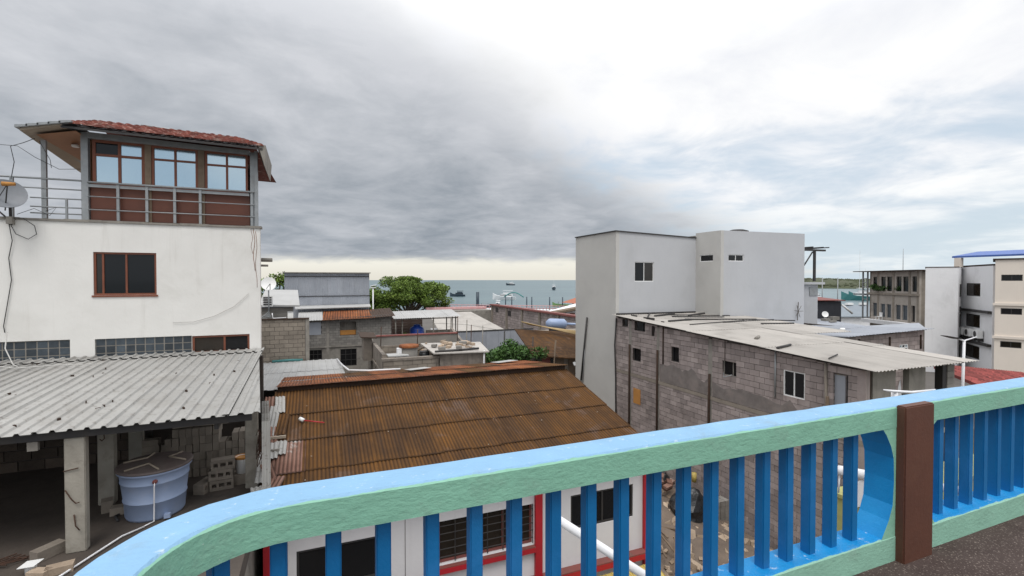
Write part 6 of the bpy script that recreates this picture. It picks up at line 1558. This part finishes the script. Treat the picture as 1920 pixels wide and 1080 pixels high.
# orange gable house by the grey wall and lying blue tank
og = thing('white_gable_house', 'white gable house with orange brown roof at the grey wall', 'house', (33, 60, 0))
MB().raw([(31.2, 59.5, 0), (37, 57.0, 0), (37, 64, 0), (31.2, 64, 0), (31.2, 59.5, 4.0), (37, 57.0, 5.3), (37, 64, 5.3), (31.2, 64, 4.0)], BOXF).obj('wall', WHITEFAR, og)
MB().raw([(30.0, 59.2, 3.95), (37.4, 56.0, 5.55), (37.6, 57.8, 5.5), (30.2, 60.8, 4.0), (30.0, 59.2, 4.25), (37.4, 56.0, 5.85), (37.6, 57.8, 5.8), (30.2, 60.8, 4.3)], BOXF).obj('roof', WOOD, og)
xo, Lo = frame_xf((31.2, 59.5), (37, 57.0))
for u in (1.7, 3.3): box('window', (u, -0.05, 2.9), (u + 0.7, -0.002, 4.2), REDWOOD, og, xo)
lt = thing('lying_tank', 'pale blue tank lying on a roof in front of the gable house', 'water tank', (17.9, 34, 5.1))
MB().tube([(16.9, 34.2, 5.35), (17.1, 34.15, 5.35), (17.2, 34.1, 5.35), (18.3, 33.8, 5.3), (18.5, 33.75, 5.3)], [0.16, 0.36, 0.40, 0.40, 0.2], 16).obj('body', TANKLIGHT, lt, smooth=True)
MB().tube([(18.5, 33.75, 5.3), (20.2, 33.4, 5.2)], 0.10, 10).obj('outlet_tube', TANKLIGHT, lt, smooth=True); box('cradle', (17.2, 33.7, 4.6), (18.4, 34.3, 4.95), DARKSTEEL, lt)
MB().box((16.6, 33.2, 0), (21, 36.5, 4.58)).obj('roof_block', BLOCKTAN, add('flat_roof_house', None, T(18.8, 34.8, 0), label='flat roofed block house under the lying blue tank', cat='house'))

# trees -------------------------------------------------------------------------------------
def tree(name, label, base, blobs, count, size, seed, group=None):
    t = thing(name, label, 'tree', base, 0, group)
    leaf_mass('crown', blobs, count, size, LEAF, t, seed=seed)
    rnd = random.Random(seed)
    mb = MB(); bx, by, bz = base
    top = Vector((bx, by, bz + 3.2))
    mb.tube([(bx, by, bz - 0.3), (bx + 0.2, by, bz + 1.6), top], [0.42, 0.34, 0.28], 8)
    for b in blobs[::2]: 
        c = Vector(b[0]); mid = top.lerp(c, 0.55) + Vector((0, 0, 0.5))
        mb.tube([top - Vector((0, 0, 0.3)), mid, c], [0.20, 0.12, 0.04], 6)
    mb.obj('trunk', BARK, t)
rnd = random.Random(80)
bl_ = []
for i in range(46):
    x = 13.4 - 5.4 + 10.8 * i / 45; f = 1 - ((x - 13.6) / 6.6) ** 2
    z = 4.6 + max(0.0, f) ** 0.6 * rnd.uniform(0.1, 4.5)
    bl_.append(((x, 75 + rnd.uniform(-3, 3), z), (rnd.uniform(1.0, 1.9), rnd.uniform(1.0, 1.9), rnd.uniform(0.6, 1.0))))
bl_ += [((18.6, 75, 4.8), (1.3, 1.2, 0.5)), ((19.4, 75, 4.3), (0.9, 0.9, 0.35)), ((13.0, 75, 9.1), (1.6, 1.4, 0.35)), ((14.4, 75, 8.9), (1.2, 1.2, 0.35))]
tree('spreading_tree', 'wide spreading green tree by the shore right of the metal shed', (13.4, 75, 0), bl_, 24000, 0.17, 81)
bl_ = [((9.0 + rnd.uniform(-2.5, 1.5), 74 + rnd.uniform(-2, 2), 5.2 + rnd.uniform(-1.2, 1.6)), (1.4, 1.4, 0.9)) for _ in range(10)]
tree('shore_tree', 'dark green tree right behind the metal shed', (8.5, 74, 0), bl_, 3600, 0.20, 82)
bl_ = [((-4.6 + rnd.uniform(-3.2, 3.2), 62 + rnd.uniform(-2, 2), 7.6 + rnd.uniform(-1.4, 1.4)), (1.5, 1.4, 0.75)) for _ in range(14)]
tree('left_tree', 'light green tree behind the white satellite dish', (-4.4, 62, 0), bl_, 4500, 0.19, 83)
lp = thing('shore_lamp', 'pale lamp post in front of the spreading tree', 'street lamp', (7.36, 69, 0))
tube('pole', [(7.36, 69, 0), (7.36, 69, 7.75)], 0.09, WHITEFAR, lp); MB().raw([(7.0, 68.9, 7.9), (7.8, 68.9, 8.1), (7.8, 69.1, 8.1), (7.0, 69.1, 7.9), (7.0, 68.9, 7.98), (7.8, 68.9, 8.18), (7.8, 69.1, 8.18), (7.0, 69.1, 7.98)], BOXF).obj('lamp_head', WHITEPAINT, lp)
MB().box((7.0, 68.85, 7.68), (7.75, 69.15, 7.78)).obj('panel', WHITEPAINT, lp)

# ================================================================== PIER AND BOATS
pier = thing('pier', 'concrete pier with pink railing and dark posts at the shore', 'pier', (48, 122, 0))
MB().prism([(34, 128), (62, 108), (64, 112), (36, 132)], -1.5, 0.9).obj('deck', WHITEFAR, pier)
a0, a1 = Vector((34, 128, 0.9)), Vector((62, 108, 0.9))
for i in range(41):
    p = a0.lerp(a1, i / 40); tube('rail_post', [p, p + Vector((0, 0, 1.2))], 0.07, PINKRAIL, pier, n=5)
for z in (0.5, 1.15): tube('rail', [a0 + Vector((0, 0, z)), a1 + Vector((0, 0, z))], 0.09, PINKRAIL, pier, n=5)
for i, f in enumerate((0.22, 0.45, 0.5, 0.62, 0.66, 0.8, 0.9)):
    p = a0.lerp(a1, f) + Vector((1, 2, 0)); tube('dark_post', [p, p + Vector((0, 0, 4.6 if i == 0 else 3.4))], 0.45 if i == 0 else 0.16, HULLDARK, pier)
pts = []
for i in range(11):
    f = i / 10; p = a0.lerp(a1, 0.42 + 0.16 * f) + Vector((2, 3, 0)); pts.append(p + Vector((0, 0, 3.2 + 1.3 * math.sin(f * math.pi))))
tube('arch_beam', pts, 0.16, TEAL, pier)
ki = thing('pier_kiosk', 'pier kiosk with orange roof and dark green sides', 'kiosk', (66, 107, 0))
MB().box((62, 104, 0), (74, 110, 3.0)).obj('wall', TEAL, ki); MB().raw([(60, 103, 2.9), (76, 102, 2.9), (76, 112, 2.9), (60, 112, 2.9), (63, 107, 4.6), (76, 106.5, 4.6), (76, 108, 4.6), (63, 108, 4.6)], BOXF).obj('roof', ORANGEROOF, ki)

def boat(label, loc, L, hd, hull, deck=WHITEPAINT, kind='yacht', mast=0.0):
    b = thing('boat', label, 'boat', loc, hd, 'boats moored in the bay')
    X = WM[b.name]; W = L * 0.30; Hh = L * 0.13
    vs = []; fs = []
    secs = [(-0.5, 0.8, 0.0), (-0.25, 1.0, 0.0), (0.05, 1.0, 0.02), (0.32, 0.7, 0.06), (0.5, 0.04, 0.16)]
    for sx, wf, rise in secs:
        y = W / 2 * wf
        vs += [(sx * L, -y * 0.55, -0.25), (sx * L, -y, Hh + rise * L), (sx * L, y, Hh + rise * L), (sx * L, y * 0.55, -0.25)]
    for i in range(4):
        a = i * 4
        for k_ in range(4): fs.append((a + k_, a + (k_ + 1) % 4, a + 4 + (k_ + 1) % 4, a + 4 + k_))
    fs += [(0, 3, 2, 1), (16, 17, 18, 19)]
    mobj('hull', [X @ Vector(v) for v in vs], fs, hull, b)
    if kind != 'panga':
        MB().box((-L * 0.36, -W * 0.36, Hh), (L * 0.14, W * 0.36, Hh + L * 0.12)).obj('cabin', deck, b, xf=X)
        MB().box((-L * 0.34, -W * 0.365, Hh + L * 0.055), (L * 0.145, W * 0.365, Hh + L * 0.09)).obj('cabin_windows', GLASSDARK, b, xf=X)
        MB().box((-L * 0.30, -W * 0.30, Hh + L * 0.12), (L * 0.02, W * 0.30, Hh + L * 0.20)).obj('bridge', deck, b, xf=X)
        MB().box((-L * 0.38, -W * 0.4, Hh + L * 0.25), (L * 0.05, W * 0.4, Hh + L * 0.265)).obj('sun_roof', deck, b, xf=X)
        for sx in (-0.34, 0.02):
            for sy in (-0.33, 0.33): MB().box((sx * L - 0.04, sy * W - 0.04, Hh + L * 0.12), (sx * L + 0.04, sy * W + 0.04, Hh + L * 0.25)).obj('roof_post', deck, b, xf=X)
    else:
        MB().box((-L * 0.3, -W * 0.4, Hh + L * 0.16), (L * 0.15, W * 0.4, Hh + L * 0.175)).obj('sun_roof', deck, b, xf=X)
        for sx in (-0.28, 0.13):
            for sy in (-0.36, 0.36): MB().box((sx * L - 0.03, sy * W - 0.03, Hh * 0.5), (sx * L + 0.03, sy * W + 0.03, Hh + L * 0.16)).obj('roof_post', DARKSTEEL, b, xf=X)
    if mast: MB().tube([(0, 0, Hh), (0, 0, Hh + mast)], 0.07, 6).obj('mast', WHITEPAINT, b, xf=X)
    return b
boat('dark work boat with high stern cabin, leftmost in the bay', (77.8, 275.5, -1), 9.0, 2.9, HULLDARK, HULLDARK, 'yacht', 0)
boat('white motor yacht facing left, above the pier', (86.5, 222, -1), 11.5, 2.6, HULLWHITE, HULLWHITE, 'yacht', 0)
boat('white yacht with tall mast seen end on, near the grey building', (213, 414, -1), 13, -2.0, HULLDARK, HULLWHITE, 'yacht', 12)
boat('small dark boat farthest out near the horizon', (331, 817, -1), 17, 2.4, HULLDARK, HULLWHITE, 'yacht', 0)
boat('dark canopied skiff by the pier end', (55, 161, -1), 5.5, 2.9, HULLDARK, STEELPAINT, 'panga', 0)
boat('white and dark cabin boat at the pier, left of the block wall', (60, 160, -1), 6.5, -2.0, HULLDARK, HULLWHITE, 'yacht', 0)
boat('yellow green skiff beyond the pier arch', (84, 158, -1), 6.0, 2.8, HULLGREEN, STEELPAINT, 'panga', 0)
boat('white cabin boat behind the orange roofed kiosk', (106, 156, -1), 8.5, 2.5, HULLWHITE, HULLWHITE, 'yacht', 0)
boat('teal fishing boat with masts in the right hand bay', (243, 151, -1), 15, 2.4, TEAL, HULLWHITE, 'yacht', 22)
boat('second teal boat behind the fishing boat in the right bay', (262, 160, -1), 14, 2.2, TEAL, TEAL, 'yacht', 14)
boat('white launch near the headland, beside the white annex', (241, 173, -1), 9, 2.6, HULLWHITE, HULLWHITE, 'yacht', 0)
for i, (x, y) in enumerate(((132, 92), (140, 93))):
    tube('mooring_mast', [(x, y, -1), (x, y, 9.5)], 0.12, STEELPAINT, label=['thin mast above the black building, left one', 'thin mast above the black building, right one'][i], cat='mast')
